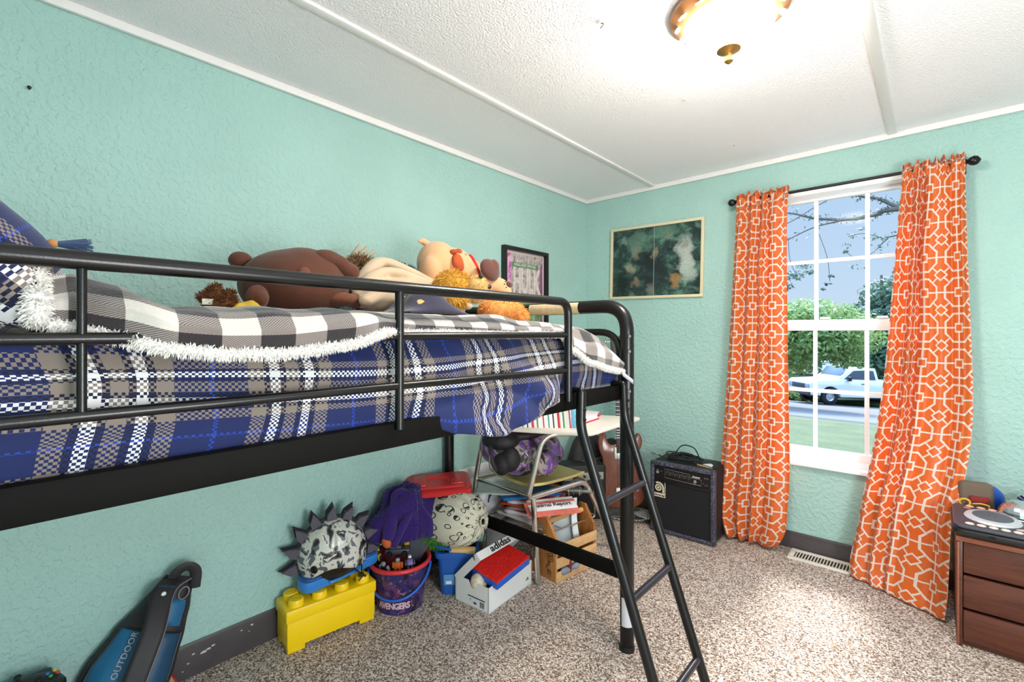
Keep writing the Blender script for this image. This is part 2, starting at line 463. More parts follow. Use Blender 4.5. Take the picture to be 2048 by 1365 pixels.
# scuffs where paint has chipped off the left baseboard
b = B(); rr = random.Random(3)
for (y, z, s) in ((.47, .075, .006), (.50, .066, .009), (.515, .07, .007), (.53, .076, .006), (.455, .05, .004), (.62, .085, .004), (.655, .09, .006), (.44, .03, .003), (.645, .07, .003)):
    q = [(.0117, y+s*rr.uniform(.6, 1.4)*cos(a), z+s*.6*rr.uniform(.5, 1.2)*sin(a)) for a in (0, .9, 1.8, 2.7, 3.6, 4.5, 5.4)]
    b.add(q, [list(range(7))])
struct('trim_6', b, mat('chipped_white', (200, 190, 186), .8))
# ceiling edge trim and battens
def strip(name, c, d, bev=.006): return struct(name, B().box(c, d, bev=bev, seg=2), WHITE)
strip('trim_1', (.008, (LY+YB)/2, HZ-.014), (.018, LY-YB, .03))
strip('trim_2', (XR/2, LY-.008, HZ-.013), (XR, .018, .03))
strip('trim_3', (.519, (LY+YB)/2, HZ-.004), (.034, LY-YB, .012), .004)
strip('trim_4', (1.740, (LY+YB)/2, HZ-.004), (.036, LY-YB, .012), .004)
strip('trim_5', (2.96, (LY+YB)/2, HZ-.004), (.036, LY-YB, .012), .004)
# ------------------------------------------------------------------ window_1: double hung, 3 x 2 panes per sash
win = bpy.data.objects.new('window_1', None); COL.objects.link(win); win.location = (1.53, LY+.05, WZ0); win['kind'] = 'structure'
gx = (1.193, 1.415, 1.637, 1.859)
b = B()
yj = LY+.07
for (x0, x1, z0, z1) in ((WX0, 1.178, .508, 1.905), (1.876, WX1, .508, 1.905), (WX0, WX1, 1.905, WZ1), (WX0, WX1, WZ0, .508)):
    b.box(((x0+x1)/2, yj, (z0+z1)/2), (x1-x0, .10, z1-z0), bev=.003)
part('window_frame', b, VINYL, win)
def sash(y, z0, z1, zm, rail_b, rail_t):
    b = B()
    b.box((1.186, y, (z0+z1)/2), (.026, .030, z1-z0-.004), bev=.003); b.box((1.868, y, (z0+z1)/2), (.026, .030, z1-z0-.004), bev=.003)
    b.box((1.527, y, z0+rail_b/2), (.69, .034, rail_b), bev=.004); b.box((1.527, y, z1-rail_t/2), (.69, .034, rail_t), bev=.004)
    for x in gx[1:3]: b.box((x, y, (z0+z1)/2), (.019, .014, z1-z0-.02))
    b.box((1.527, y, zm), (.67, .011, .019))
    s = part('window_sash', b, VINYL, win)
    k = bpy.data.materials.get('clear_glass')
    if not k:
        q = N('clear_glass'); tr = q.n('BsdfTransparent', {0: (.97, .98, .98)}); gl = q.n('BsdfGlossy', {0: (1, 1, 1), 1: .02})
        fr = q.n('Fresnel', {0: 1.45}); q.t.links.new(q.n('MixShader', {0: q.math('MULTIPLY', fr, .02), 1: tr, 2: gl}).outputs[0], q.out.inputs[0]); k = q.m
    p = part('window_pane', B().box((1.527, y, (z0+z1)/2), (.67, .004, z1-z0-.03)), k, s)
sash(LY+.078, 1.18, 1.91, 1.555, .058, .03)
sash(LY+.048, .505, 1.238, .858, .045, .058)
part('window_pane', B().box((XR+.06, .3, 1.215), (.004, 1.6, 1.43)), bpy.data.materials['clear_glass'], w2)  # pane of the added fill window
b = B().box((1.527, LY+.004, WZ0-.006), (.80, .075, .022), bev=.006); part('window_sill', b, VINYL, win)
for x in (1.46, 1.70): part('sash_lock', B().box((x, LY+.035, 1.246), (.045, .02, .012), bev=.003), VINYL, win)
b = B()
for i in range(3): b.box((1.527, LY+.028, .518+i*.012), (.66, .004, .003))
# ------------------------------------------------------------------ ceiling lamp
lx, ly = 1.432, 1.475
lamp = thing('ceiling_lamp', 'round flush ceiling lamp with glowing white bowl and bronze leaf-patterned rim', 'lamp', (lx, ly, HZ))
T = Tr(lx, ly, 0)
bz = mat('bronze_painted_rim', (150, 104, 66), .4, .3)
b = B().lathe([(.0, HZ-.002), (.160, HZ-.002), (.166, HZ-.010), (.164, HZ-.018), (.158, HZ-.022), (.124, HZ-.046), (.122, HZ-.042), (.14, HZ-.02)], 48, T); part('rim', b, bz, lamp)
kq = N('lit_opal_glass'); LAMPM = kq.done(lin((255, 246, 232)), .3, emit=(1, .92, .82), es=LAMP_E)
prof = [(.126*cos(a), HZ-.044-.074*sin(a)) for a in [i*pi/2/10 for i in range(11)]]
part('glass_bowl', B().lathe(prof, 48, T), LAMPM, lamp)
LEAFM = mat('cream_leaf_inlay', (255, 244, 214), .5, emit=(1, .86, .66), es=1.2)
for i in range(14):
    b = B()
    a = 2*pi*i/14; rm = .142; zc = HZ-.0365
    Q = T @ M.Rotation(a, 4, 'Z') @ Tr(rm, 0, zc) @ Ry(35) @ Rz((40 if i % 2 else -40))
    pts = [];
    for k in range(13):
        t = k/12*pi; rad = .0095 if k % 2 else .016
        pts.append((rad*cos(t)*.9, -.006+rad*sin(t)*1.0))
    pts += [(-.003, -.016), (.002, -.020), (.003, -.014)]
    b.prism(pts, -.003, .002, Q); part('rim_leaf', b, LEAFM, lamp)
fin = mat('brass_finial', (176, 138, 76), .35, .8)
b = B().lathe([(0, HZ-.118), (.032, HZ-.121), (.034, HZ-.125), (.022, HZ-.131), (.010, HZ-.137), (.008, HZ-.143), (.013, HZ-.150), (.012, HZ-.158), (.004, HZ-.165), (0, HZ-.166)], 24, T)
part('finial', b, fin, lamp)
# ceiling hooks, nail
for (x, y, s, lb) in ((1.12, 1.271, .016, 'small white hook in the ceiling nearest the lamp'), (1.121, 1.917, .008, 'tiny white hook in the ceiling between the other two hooks'), (1.127, 2.546, .007, 'tiny white hook in the ceiling nearest the window wall')):
    hk = thing('ceiling_hook', lb, 'hook', (x, y, HZ), 'ceiling hooks')
    part('base_plate', B().lathe([(0, HZ-.001), (s*.7, HZ-.001), (s*.6, HZ-.004), (0, HZ-.005)], 14, Tr(x, y, 0)), WHITE, hk)
    part('hook', B().tube([(x+s*.5*sin(t)*1.0, y, HZ-.004-s*.9*(t/3.6)-s*.2) for t in [i*.4 for i in range(10)]], s*.14, 6), mat('dull_grey_metal', (150, 146, 142), .5, .6), hk)
nl = tag(obj('wall_nail', B().tube([(-.004, .081, 1.85), (.008, .081, 1.852)], .003, 8).ell((.008, .081, 1.852), (.002, .005, .005), None, 10, 6), BLACKM), 'small dark nail in the left wall above the bed', 'nail')
# ------------------------------------------------------------------ loft bed
BX, BY0, BY1 = 1.045, -.44, 1.575
bed = thing('loft_bed', 'black metal low loft bed with guard rails and a hook-on ladder', 'bed', (.55, .6, 0))
zt = 1.268
def endframe(y):
    b = B()
    b.tube(fillet([(BX, y, 0), (BX, y, zt), (.045, y, zt), (.045, y, 0)], .10, 10), .0255, 16)
    e = part('end_frame', b, BLACKM, bed)
    b = B().tube(fillet([(BX-.03, y, .97), (BX-.03, y, 1.17), (.075, y, 1.17), (.075, y, .97)], .085, 8), .0135, 12); part('inner_hoop', b, BLACKM, e)
    part('bottom_rail', B().box((.545, y, .28), (.97, .022, .052), bev=.003), BLACKF, e)
    part('post_joint', B().tube([(BX, y, 1.118), (BX, y, 1.123)], .0268, 16), BLACKM, e)
    for x in (BX, .045): part('foot_cap', B().tube([(x, y, 0), (x, y, .02)], .0275, 16), RUBBER, e)
    for z in (1.155, 1.10, .955): part('bolt', B().lathe([(0, .003), (.006, .003), (.0075, 0), (.0075, -.004)], 10, Tr(BX+.019, y-.018, z) @ Rz(-45) @ Ry(90)), BLACKM, e)
    return e
e1 = endframe(BY1); endframe(BY0)
# sticker on the far end rail and on the near foot
st = part('warning_sticker', B().lathe([(.0262, -.125), (.0262, .125)], 20, Tr(.72, BY1, zt) @ Ry(90), -2.4, 1.2), mat('yellowed_paper_label', (206, 190, 150), .6, var=.1, vs=60), e1, 'yellowed paper label wrapped round the rail')
b = B()
rr = random.Random(2)
for i in range(5):
    x = .62
    while x < .83:
        L = rr.uniform(.006, .022); a = -1.95+i*.19
        b.add([(x, BY1+.0266*cos(a0), zt+.0266*sin(a0)) for x, a0 in ((x, a), (x+L, a), (x+L, a+.09), (x, a+.09))], [[0, 1, 2, 3]]) ; x += L+.004
part('print', b, mat('label_print', (70, 60, 50), .7), st)
fs = part('foot_sticker', B().lathe([(.0261, .095), (.0261, .20)], 14, Tr(BX, BY1, 0), -1.9, -.2), mat('pale_label', (196, 196, 200), .6), e1, 'pale label wrapped low round the post')
# side beams and slats
part('side_beam', B().box((BX-.012, (BY0+BY1)/2, .952), (.026, BY1-BY0-.04, .052), bev=.004), BLACKF, bed)
part('side_beam', B().box((.05, (BY0+BY1)/2, .952), (.026, BY1-BY0-.04, .052), bev=.004), BLACKF, bed)
for i in range(9):
    y = BY0+.12+i*(BY1-BY0-.24)/8
    part('slat', B().box((.545, y, .955), (.95, .03, .016)), BLACKF, bed)
# front guard rail
RXP = 1.052
gr_ = part('guard_rail', B().tube(fillet([(RXP, BY0+.05, .975), (RXP, BY0+.05, 1.262), (RXP, 1.19, 1.262), (RXP, 1.19, .958)], .045, 8), .0125, 14), BLACKM, bed)
for y in (.578, .084):
    part('upright', B().tube([(RXP, y, .965 if y > .3 else 1.052), (RXP, y, 1.255)], .0095 if y > .3 else .0055, 12), BLACKM, gr_)
part('middle_rail', B().tube([(RXP, BY0+.05, 1.158), (RXP, 1.185, 1.161)], .0085, 10), BLACKM, gr_)
part('lower_rail', B().tube([(RXP, BY0+.05, 1.058), (RXP, .58, 1.056), (RXP, 1.185, 1.052)], .0085, 10), BLACKM, gr_)
# ladder
lad = None
LA = {}
for y0, yb, yf, nm in ((1.232, 1.228, 1.238, 'a'), (1.497, 1.505, 1.515, 'b')):
    top = V((1.072, y0, .985)); bend = V((1.072, yb, .875)); foot = V((1.375 if nm == 'a' else 1.372, yf, .0))
    LA[nm] = (bend, foot)
    bl = B().tube(fillet([top, bend, foot], .03, 5), .0155, 14)
    bl.tube(fillet([top-V((0, 0, .002)), top+V((0, 0, .004)), top+V((-.04, 0, .004)), top+V((-.045, 0, -.03))], .012, 4), .009, 10)
    if lad is None:
        lad = bpy.data.objects.new('ladder', None); COL.objects.link(lad); lad.location = (1.37, 1.37, 0); lad['label'] = 'black two-rail ladder hooked over the side beam'; par(lad, bed)
    part('ladder_rail', bl, BLACKM, lad)
for z in (.655, .395, .13):
    p = [LA[n][0].lerp(LA[n][1], (LA[n][0].z-z)/LA[n][0].z) for n in 'ab']
    part('rung', B().tube(p, .0115, 12), mat('worn_black_steel', (52, 48, 52), .3, .4), lad)
for nm in 'ab':
    for z in (.93, .90): part('bolt', B().lathe([(0, .003), (.005, .003), (.006, 0)], 10, Tr(1.0875, LA[nm][0].y, z) @ Ry(90)), BLACKM, lad)
# ------------------------------------------------------------------ mattress and bedding
tag(obj('mattress', B().box((.53, .555, 1.058), (.86, 1.90, .17), bev=.05, seg=4), mat('white_ticking', (224, 222, 218), .9)), 'single mattress under the blue plaid comforter', 'mattress')
def wr(y, z, s=1, o=0): return noise.noise(V((y*5*s+o, z*9*s, o*1.7)))*.5+noise.noise(V((y*13*s, z*15*s+o, 3.1)))*.28
# blue plaid comforter: top, rolled edge, front face; its hem hangs outside the beam between the uprights
HEM = [(-.45, .972), (.62, .970), (.67, .955), (.735, .930), (.84, .912), (.93, .912), (1.02, .932), (1.09, .952), (1.16, .966), (1.21, .972), (1.3, .975), (1.56, .985)]
HXO = [(-.45, 1.015), (.60, 1.018), (.68, 1.045), (.76, 1.066), (.9, 1.072), (1.05, 1.068), (1.13, 1.052), (1.18, 1.030), (1.25, 1.02), (1.56, 1.02)]
def drop(y):          # the top falls away towards the foot of the bed
    t = max(0, (y-1.36)/.2); return t*t*.10
def comf(s, t):
    y = lerp(-.43, 1.555, s)
    hz, hx = interp(HEM, y), interp(HXO, y)
    if t < .5:
        q = t/.5; x = lerp(.06, .95, q); z = 1.165+.012*sin(q*pi)-drop(y); nx, nzz = 0, 1
    else:
        q = (t-.5)/.5
        P = [(0, .95, 1.165-drop(y)), (.2, 1.0, 1.15-drop(y)), (.35, 1.02, 1.11-drop(y)*.7), (.75, lerp(1.022, hx, .6), 1.02-drop(y)*.15), (1, hx, hz)]
        x, z = interp(P, q); nx, nzz = min(1, q*3), max(0, 1-q*3)
    amp = .024*(1+1.8*math.exp(-((y-.98)/.32)**2))
    sag_ = math.exp(-((y-.95)/.26)**2)*max(0, t-.55)
    y += .03*sag_*sin(z*30+y*9)
    w = (wr(y, z)+1.3*sag_*(abs(sin((y-.95)*15+(z-.9)*26))-.5))*amp*(.4 if t < .5 else .75)
    if t > .5: w = min(w, .012) if (y < .62 or y > 1.15) else w
    return (x+nx*w, y+.012*noise.noise(V((y*6, z*12, 9)))*nx, z+nzz*w*.5)
def uv_comf(s, t): return (s*1.985+.02*sin(t*6)*(t > .5), (t*1.8 if t < .5 else .9+(t-.5)*.54)+.018*sin(s*9)+.071)
b = B().grid(comf, 150, 70, uv_comf)
o = tag(mod(obj('comforter', b, PLAID, ang=180), 'SOLIDIFY', thickness=.008, offset=-1), 'blue, white and taupe plaid comforter covering the mattress and sagging over the beam', 'comforter')
# end face of the comforter at the foot of the bed
# buffalo check blanket
BE = [(.03, 1.186), (.07, 1.180), (.118, 1.166), (.174, 1.148), (.252, 1.138), (.337, 1.137), (.446, 1.148), (.54, 1.172), (.6, 1.172), (1.176, 1.168), (1.23, 1.12), (1.316, 1.072), (1.427, 1.048), (1.525, 1.035), (1.56, 1.03)]
BXO = [(.03, 1.018), (.088, 1.028), (.115, 1.045), (.17, 1.08), (.3, 1.085), (.48, 1.08), (.56, 1.055), (.62, 1.038), (1.15, 1.038), (1.25, 1.05), (1.35, 1.06), (1.56, 1.05)]
BT = [(.03, 1.235), (.08, 1.252), (.13, 1.242), (.19, 1.212), (.3, 1.212), (.5, 1.226), (.62, 1.218), (.9, 1.215), (1.1, 1.205), (1.3, 1.195), (1.42, 1.17), (1.5, 1.13), (1.56, 1.085)]
def blan(s, t):
    y = lerp(.048, 1.56, s); e, ex, tp = interp(BE, y), interp(BXO, y), interp(BT, y)
    y0 = y
    if t < .45:
        q = t/.45; x = lerp(.33, .9, q); z = lerp(1.19-drop(y), tp, q*q); f = .5
    else:
        q = (t-.45)/.55
        P = [(0, .9, tp), (.25, .985, tp-.004), (.45, ex-.028, tp-.018), (.68, ex-.002, lerp(tp, e, .55)), (1, ex-.008, e)]
        x, z = interp(P, q); f = 1-q*.5
    w = noise.noise(V((y*7, t*3, 2.2)))*.016+noise.noise(V((y*16, t*6, 7.7)))*.006
    fold = .011*max(0, sin(t*16-.8))*(1 if .6 < y < 1.2 else .25)
    return (x+(fold+w*.5)*(t > .45)*min(1, (t-.45)*6), y, z+w*f*(.2 if t > .8 else 1))
SH = 1.0
def uv_bl(s, t): return (s*1.53+.03, t*.40+.028+.016*sin(s*7))
bk = thing('throw_blanket', 'black, grey and white buffalo check throw with fluffy white edge lying on the bed', 'blanket', (.9, .6, 1.2))
o = part('check_cloth', B().grid(blan, 150, 60, uv_bl), BUFF, bk, ang=180); mod(o, 'SOLIDIFY', thickness=.010, offset=-1)
# fleece rim: a soft roll along the hem and the head end
rim = []
for i in range(0, 61): rim.append(V(blan(0, i/60*.55+.45)) + V((.004, -.004, 0)))
for i in range(1, 151): rim.append(V(blan(i/150, 1)) + V((.002, 0, -.004)))
b = B().tube(rim, [.012 if i < 60 else .007 for i in range(len(rim))], 10)
o = part('fleece_trim', b, SHERPA, bk, 'fluffy white edge', ang=180)
o2_ = part('care_tag', B().grid(lambda s, t: V((1.062+.012*s, 1.512+.058*s, 1.022-.034*s-.016*(t-.5))), 6, 2), mat('grey_satin_tag', (176, 176, 184), .4), bk, 'grey satin tag'); mod(o2_, 'SOLIDIFY', thickness=.0012)
fur(o, 16000, .0075, .0010, SHERPA, 'fleece_pile', o, .3, 4)
# ------------------------------------------------------------------ pillows and plush on the bed
def pillow_b(w, h, t, T, n=28, uvs=1, seed=0):
    b = B(); e = lambda q: max(0, 1-abs(q)**3.2)**.55
    def pt(s, q, sg):
        x, y = s*2-1, q*2-1; pin = 1-.06*(1-abs(x))*abs(y)**2-.0; pin2 = 1-.06*(1-abs(y))*abs(x)**2
        z = sg*t/2*e(x)*e(y)*(1+.12*noise.noise(V((x*2, y*2, seed+sg))))
        return T @ V((x*w/2*pin2, y*h/2*pin, z))
    for sg in (1, -1): b.grid(lambda s, q: pt(s, q, sg), n, n, lambda s, q: (s*w*uvs, q*h*uvs))
    return b
T = Tr(.765, -.125, 1.375) @ Rx(-42) @ Ry(5)
tag(obj('bed_pillow', pillow_b(.52, .56, .20, T), PLAID, ang=180), 'plaid pillow leaning at the head of the bed, at the left edge of the photo', 'pillow')
tp = thing('tassel_pillow', 'cream throw pillow with one blue tassel at its corner, behind the plaid pillow', 'pillow', (.6, -.1, 1.25))
part('cover', pillow_b(.36, .34, .12, Tr(.60, -.085, 1.265) @ Rx(-20) @ Rz(8)), mat('cream_canvas', (224, 208, 176), .9, bs=400), tp)
tb = mat('slate_blue_yarn', (74, 94, 128), .9); ts = B().ell((.665, .083, 1.333), (.008, .010, .008), None, 12, 8)
part('tassel_knot', ts, mat('tan_cord', (190, 136, 84), .8), tp)
b = B(); rr = random.Random(4)
for i in range(70):
    a, q = rr.random()*6.3, rr.random()**.5; d = V((cos(a)*q*.018, .04+rr.random()*.012, sin(a)*q*.018-.002))
    p0 = V((.666, .088, 1.333)); b.tube([p0+V((cos(a)*.004, 0, sin(a)*.004)), p0+d*.5+V((0, 0, .002)), p0+d], .0009, 4)
part('tassel', b, tb, tp, 'slate blue yarn tassel')
# big brown bear lying face down
BRN = mat('brown_plush', (88, 46, 27), .85, bs=300, bst=.25, sheen=.12, var=.06, vs=10)
BRN2 = mat('light_brown_plush', (110, 60, 37), .85, bs=300, bst=.25, sheen=.12)
bear = thing('plush_bear', 'big round brown plush bear lying face down behind the rail', 'plush toy', (.42, .65, 1.2))
blob('body', [((.40, .645, 1.312), (.16, .162, .115)), ((.42, .66, 1.335), (.13, .12, .098))], BRN, bear, .009, 10)
blob('arm', [((.485, .70, 1.395), (.045, .05, .03)), ((.49, .745, 1.378), (.04, .05, .03), M.Rotation(R(-35), 3, 'X')), ((.49, .775, 1.362), (.036, .035, .03))], BRN, bear, .006, 6)
blob('foot', [((.50, .735, 1.272), (.055, .062, .024)), ((.50, .79, 1.270), (.04, .03, .026))], BRN2, bear, .006, 6)
blob('ear', [((.545, .482, 1.262), (.02, .03, .034)), ((.56, .486, 1.258), (.018, .018, .02))], BRN, bear, .005, 4)
blob('ear', [((.33, .512, 1.385), (.03, .034, .028))], BRN, bear, .005, 4)
part('tail', B().ell((.556, .603, 1.336), (.010, .018, .018), None, 16, 10), BRN2, bear)
# shaggy brown sloth with pale claws
SLO = mat('dark_brown_shag', (88, 62, 40), .9, var=.2, vs=40); SLO2 = mat('tan_brown_shag', (126, 96, 62), .9)
sl = thing('plush_sloth', 'shaggy dark brown plush with three long pale claws, against the wall', 'plush toy', (.26, 1.06, 1.2))
o = blob('body', [((.24, 1.09, 1.34), (.13, .17, .105)), ((.26, 1.20, 1.31), (.12, .12, .08))], SLO, sl, .01, 5); fur(o, 5200, .026, .0016, SLO, 'shag', o, .2, 3)
o = blob('arm', [((.30, .925, 1.40), (.04, .055, .05)), ((.31, .90, 1.35), (.045, .04, .07))], SLO2, sl, .008, 5); fur(o, 1700, .026, .0016, SLO2, 'shag', o, .2, 5)
for i, (dy, a) in enumerate(((-.022, 30), (.0, 38), (.026, 48))):
    p0 = V((.24, .945+dy, 1.445)); d = V((0, sin(R(a)), cos(R(a))))*.075
    part('claw', B().tube([p0, p0+d*.4, p0+d*.8+V((.006, 0, 0)), p0+d], [.010, .0105, .008, .003], 10), mat('pale_grey_felt', (176, 168, 146), .85), sl)
# cream cloth heaped in folds
def heap(name, label, cat_, x0, x1, y0, y1, base, hf, m, nu=60, nv=60, th=.006):
    b = B().grid(lambda s, t: (lerp(x0, x1, t), lerp(y0, y1, s), base+hf(s, t)), nu, nv, lambda s, t: (s*(y1-y0), t*(x1-x0)))
    o = obj(name, b, m, ang=180); mod(o, 'SOLIDIFY', thickness=th, offset=-1); return tag(o, label, cat_)
def ridge(s, t, s0, t0, s1, t1, w, h):
    dx, dy = s1-s0, t1-t0; q = max(0, min(1, ((s-s0)*dx+(t-t0)*dy)/(dx*dx+dy*dy))); d = hypot(s-s0-dx*q, t-t0-dy*q)
    return h*math.exp(-(d/w)**2)
CRF = mat('cream_fleece', (206, 180, 150), .9, bs=250, bst=.2, sheen=.3)
balls = [((.50, .98, 1.285), (.13, .19, .07)), ((.47, 1.14, 1.26), (.12, .12, .05))]
def fold(pts, r0, r1, fl=.8):
    P = cat(pts, 7)
    for i, p in enumerate(P):
        r = lerp(r0, r1, i/(len(P)-1)); balls.append((tuple(p), (r*1.1, r*1.2, r*fl)))
fold([(.46, .83, 1.315), (.44, .885, 1.385), (.43, .94, 1.418), (.47, 1.01, 1.392), (.53, 1.10, 1.338), (.58, 1.20, 1.285)], .026, .020)
fold([(.50, .81, 1.30), (.50, .86, 1.355), (.51, .93, 1.375), (.55, 1.02, 1.345), (.60, 1.12, 1.295), (.62, 1.17, 1.265)], .024, .018)
fold([(.42, .90, 1.36), (.40, .97, 1.405), (.42, 1.05, 1.375), (.47, 1.15, 1.32), (.50, 1.24, 1.27)], .024, .020)
fold([(.56, .80, 1.27), (.57, .88, 1.31), (.59, .96, 1.315), (.62, 1.05, 1.285)], .024, .018)
fold([(.50, .79, 1.265), (.55, .84, 1.28), (.60, .90, 1.27)], .026, .022)
tag(blob('cream_blanket', balls, CRF, None, .006, 5), 'cream blanket heaped in soft folds between the brown plush toys and the dog', 'blanket')
kq = N('navy_starry_fleece'); n1 = kq.noise(26, 2, .5)
STAR = kq.done(kq.ramp(n1.outputs[0], [(0, lin((42, 40, 66))), (.64, lin((52, 50, 84))), (.66, lin((206, 176, 96)))], 'CONSTANT'), .9, sheen=.4)
heap('starry_blanket', 'dark navy fleece with yellow specks bunched in front of the cream blanket', 'blanket', .60, .78, .80, 1.06, 1.226,
     lambda s, t: .002+max(0, min(1, s/.2, (1-s)/.15, t/.25, (1-t)/.3))**.8*(.085*math.exp(-((s-.45)/.3)**2)+.018*nz((s*4, t*4, 2))), STAR, 40, 30)
# cream dog with paw-print patch and red collar, rump in the air
DOG = mat('peach_plush', (220, 168, 122), .85, bs=300, bst=.2, sheen=.4); DOGE = mat('chocolate_plush', (92, 50, 42), .85, bs=300, bst=.2, sheen=.4); RUST = mat('rust_plush', (176, 78, 36), .85, bs=300, bst=.2)
dg_ = thing('plush_dog', 'peach plush dog with rust paw-print patch and red collar, rump in the air', 'plush toy', (.42, 1.28, 1.2))
blob('body', [((.37, 1.235, 1.452), (.085, .085, .092)), ((.395, 1.30, 1.448), (.08, .08, .075)), ((.42, 1.355, 1.425), (.065, .065, .062)), ((.41, 1.165, 1.385), (.055, .042, .085)), ((.36, 1.18, 1.34), (.06, .045, .08)), ((.45, 1.165, 1.315), (.05, .045, .05)), ((.425, 1.315, 1.375), (.05, .045, .07)), ((.43, 1.30, 1.32), (.05, .04, .06))], DOG, dg_, .008, 6)
part('tail', B().tube(cat([(.355, 1.20, 1.525), (.355, 1.175, 1.537), (.357, 1.15, 1.533)], 5), [.014]*3+[.013]*3+[.011]*2+[.008, .007, .003], 12), DOG, dg_)
b = B().tube([V((.432, 1.385, 1.442))+(V((.75, -.48, -.1)).normalized()*cos(a)+V((-.15, -.35, .93)).normalized()*sin(a))*.055 for a in [i*2*pi/28 for i in range(28)]], .008, 8, True); part('collar', b, mat('red_ribbon', (206, 24, 30), .5), dg_)
blob('head', [((.46, 1.415, 1.378), (.068, .066, .058)), ((.50, 1.455, 1.362), (.052, .05, .042)), ((.52, 1.47, 1.345), (.038, .036, .034))], DOG, dg_, .007, 5)
for (c, a) in (((.535, 1.375, 1.425), -28), ((.40, 1.46, 1.415), -40)):
    blob('ear', [(c, (.022, .058, .042), M.Rotation(R(a), 3, 'X')), ((c[0]+.004, c[1]+.018, c[2]+.012), (.018, .03, .035))], DOGE, dg_, .006, 4)
part('nose', B().ell((.546, 1.476, 1.372), (.016, .018, .014), None, 16, 10), DOGE, dg_)
b = B()
for (y, z) in ((1.445, 1.37), (1.455, 1.358), (1.449, 1.382)): part('whisker_dot', B().ell((.556, y-.004, z), (.003, .003, .003), None, 8, 6), BLACKP, dg_)
for (y, z, ry, rz, xo) in ((1.275, 1.452, .036, .034, 0), (1.252, 1.492, .013, .010, -.008), (1.282, 1.497, .015, .012, -.014), (1.308, 1.482, .013, .012, -.008)):
    part('paw_print_patch', B().ell((.456+xo-.3*(y-1.27)**2*10, y, z), (.019, ry*1.15, rz*1.1), (Rz(18) @ Ry(-14)).to_3x3(), 18, 12), RUST, dg_)
# yellow shaggy dog, orange furry toy, small spiky brown toy
YEL = mat('golden_shag', (218, 164, 62), .9, var=.1, vs=60); YE2 = mat('pale_golden_plush', (214, 172, 108), .9)
yd = thing('shaggy_plush_dog', 'small golden shaggy plush dog with tan muzzle behind the top rail', 'plush toy', (.69, 1.06, 1.22))
o = blob('head', [((.685, 1.045, 1.325), (.06, .062, .05)), ((.68, 1.02, 1.285), (.07, .07, .045))], YEL, yd, .007, 4); fur(o, 2600, .017, .0013, YEL, 'shag', o, .5, 8, 1)
o = blob('muzzle', [((.735, 1.105, 1.325), (.036, .044, .038)), ((.715, 1.12, 1.31), (.04, .042, .04))], YE2, yd, .006, 4); fur(o, 1500, .008, .0009, YE2, 'pile', o, .3, 9)
part('eye', B().ell((.765, 1.098, 1.356), (.007, .008, .008), None, 12, 8), BLACKP, yd); part('nose', B().ell((.755, 1.145, 1.325), (.010, .010, .009), None, 12, 8), BLACKP, yd)
ORG = mat('orange_shag', (232, 158, 84), .9, var=.1, vs=60)
ot = thing('furry_plush', 'flat orange furry plush at the foot of the bed near the framed cover', 'plush toy', (.68, 1.33, 1.2))
o = blob('body', [((.66, 1.31, 1.255), (.07, .10, .05)), ((.63, 1.40, 1.235), (.06, .08, .045))], ORG, ot, .008, 4); fur(o, 2600, .013, .0012, ORG, 'pile', o, .4, 10)
SPK = mat('rusty_brown_shag', (104, 62, 28), .9, var=.2, vs=50)
sp = thing('spiky_plush', 'small tufted brown plush lying on the throw left of the big bear', 'plush toy', (.58, .39, 1.2))
o = blob('body', [((.575, .372, 1.247), (.022, .022, .03)), ((.575, .375, 1.272), (.014, .013, .016)), ((.57, .402, 1.245), (.018, .014, .03)), ((.57, .41, 1.262), (.014, .012, .014)), ((.58, .388, 1.236), (.03, .04, .016)), ((.575, .35, 1.256), (.013, .012, .008))], SPK, sp, .004, 2); fur(o, 1500, .011, .0011, SPK, 'tufts', o, .1, 11)
part('paper_tag', B().box((.60, .352, 1.241), (.002, .024, .014)), mat('printed_tag', (206, 206, 190), .7, var=.25, vs=300), sp)
heap('yellow_cloth', 'scrap of yellow cloth between the tufted plush and the bear', 'cloth', .52, .62, .40, .485, 1.222, lambda s, t: .003+.022*max(0, min(1, s/.3, (1-s)/.3, t/.3, (1-t)/.3))+.006*nz((s*4, t*3, 5)), mat('mustard_cloth', (196, 166, 52), .9), 16, 12, .003)
# ------------------------------------------------------------------ pictures
def soft_spots(k, uv, spots, base):
    """plain abstract print: soft irregular patches of colour"""
    col = base
    d = k.noise(5, 4, .6, uv); dv = k.n('VectorMath', {0: d.outputs[1], 1: (.5, .5, .5)}, operation='SUBTRACT')
    dv = k.n('VectorMath', {0: dv.outputs[0]}, operation='SCALE'); dv.inputs['Scale'].default_value = .28
    w = k.n('VectorMath', {0: uv, 1: dv.outputs[0]}, operation='ADD').outputs[0]
    for (u, v, su, sv, c, st) in spots:
        mp = k.n('Mapping', {'Vector': w, 'Location': (-u/su, -v/sv, 0), 'Scale': (1/su, 1/sv, 0)})
        ln = k.n('VectorMath', {0: mp.outputs[0]}, operation='LENGTH').outputs['Value']
        f = k.ramp(ln, [(0, (st, st, st)), (.55, (st*.8, st*.8, st*.8)), (1, (0, 0, 0))])
        col = k.mix(f, col, lin(c))
    return col
k = N('dark_green_abstract_print'); uv = k.co('UV'); n = k.noise(7, 6, .65, uv, .8)
col = k.ramp(n.outputs[0], [(.3, lin((26, 34, 36))), (.5, lin((48, 68, 66))), (.68, lin((96, 134, 116)))])
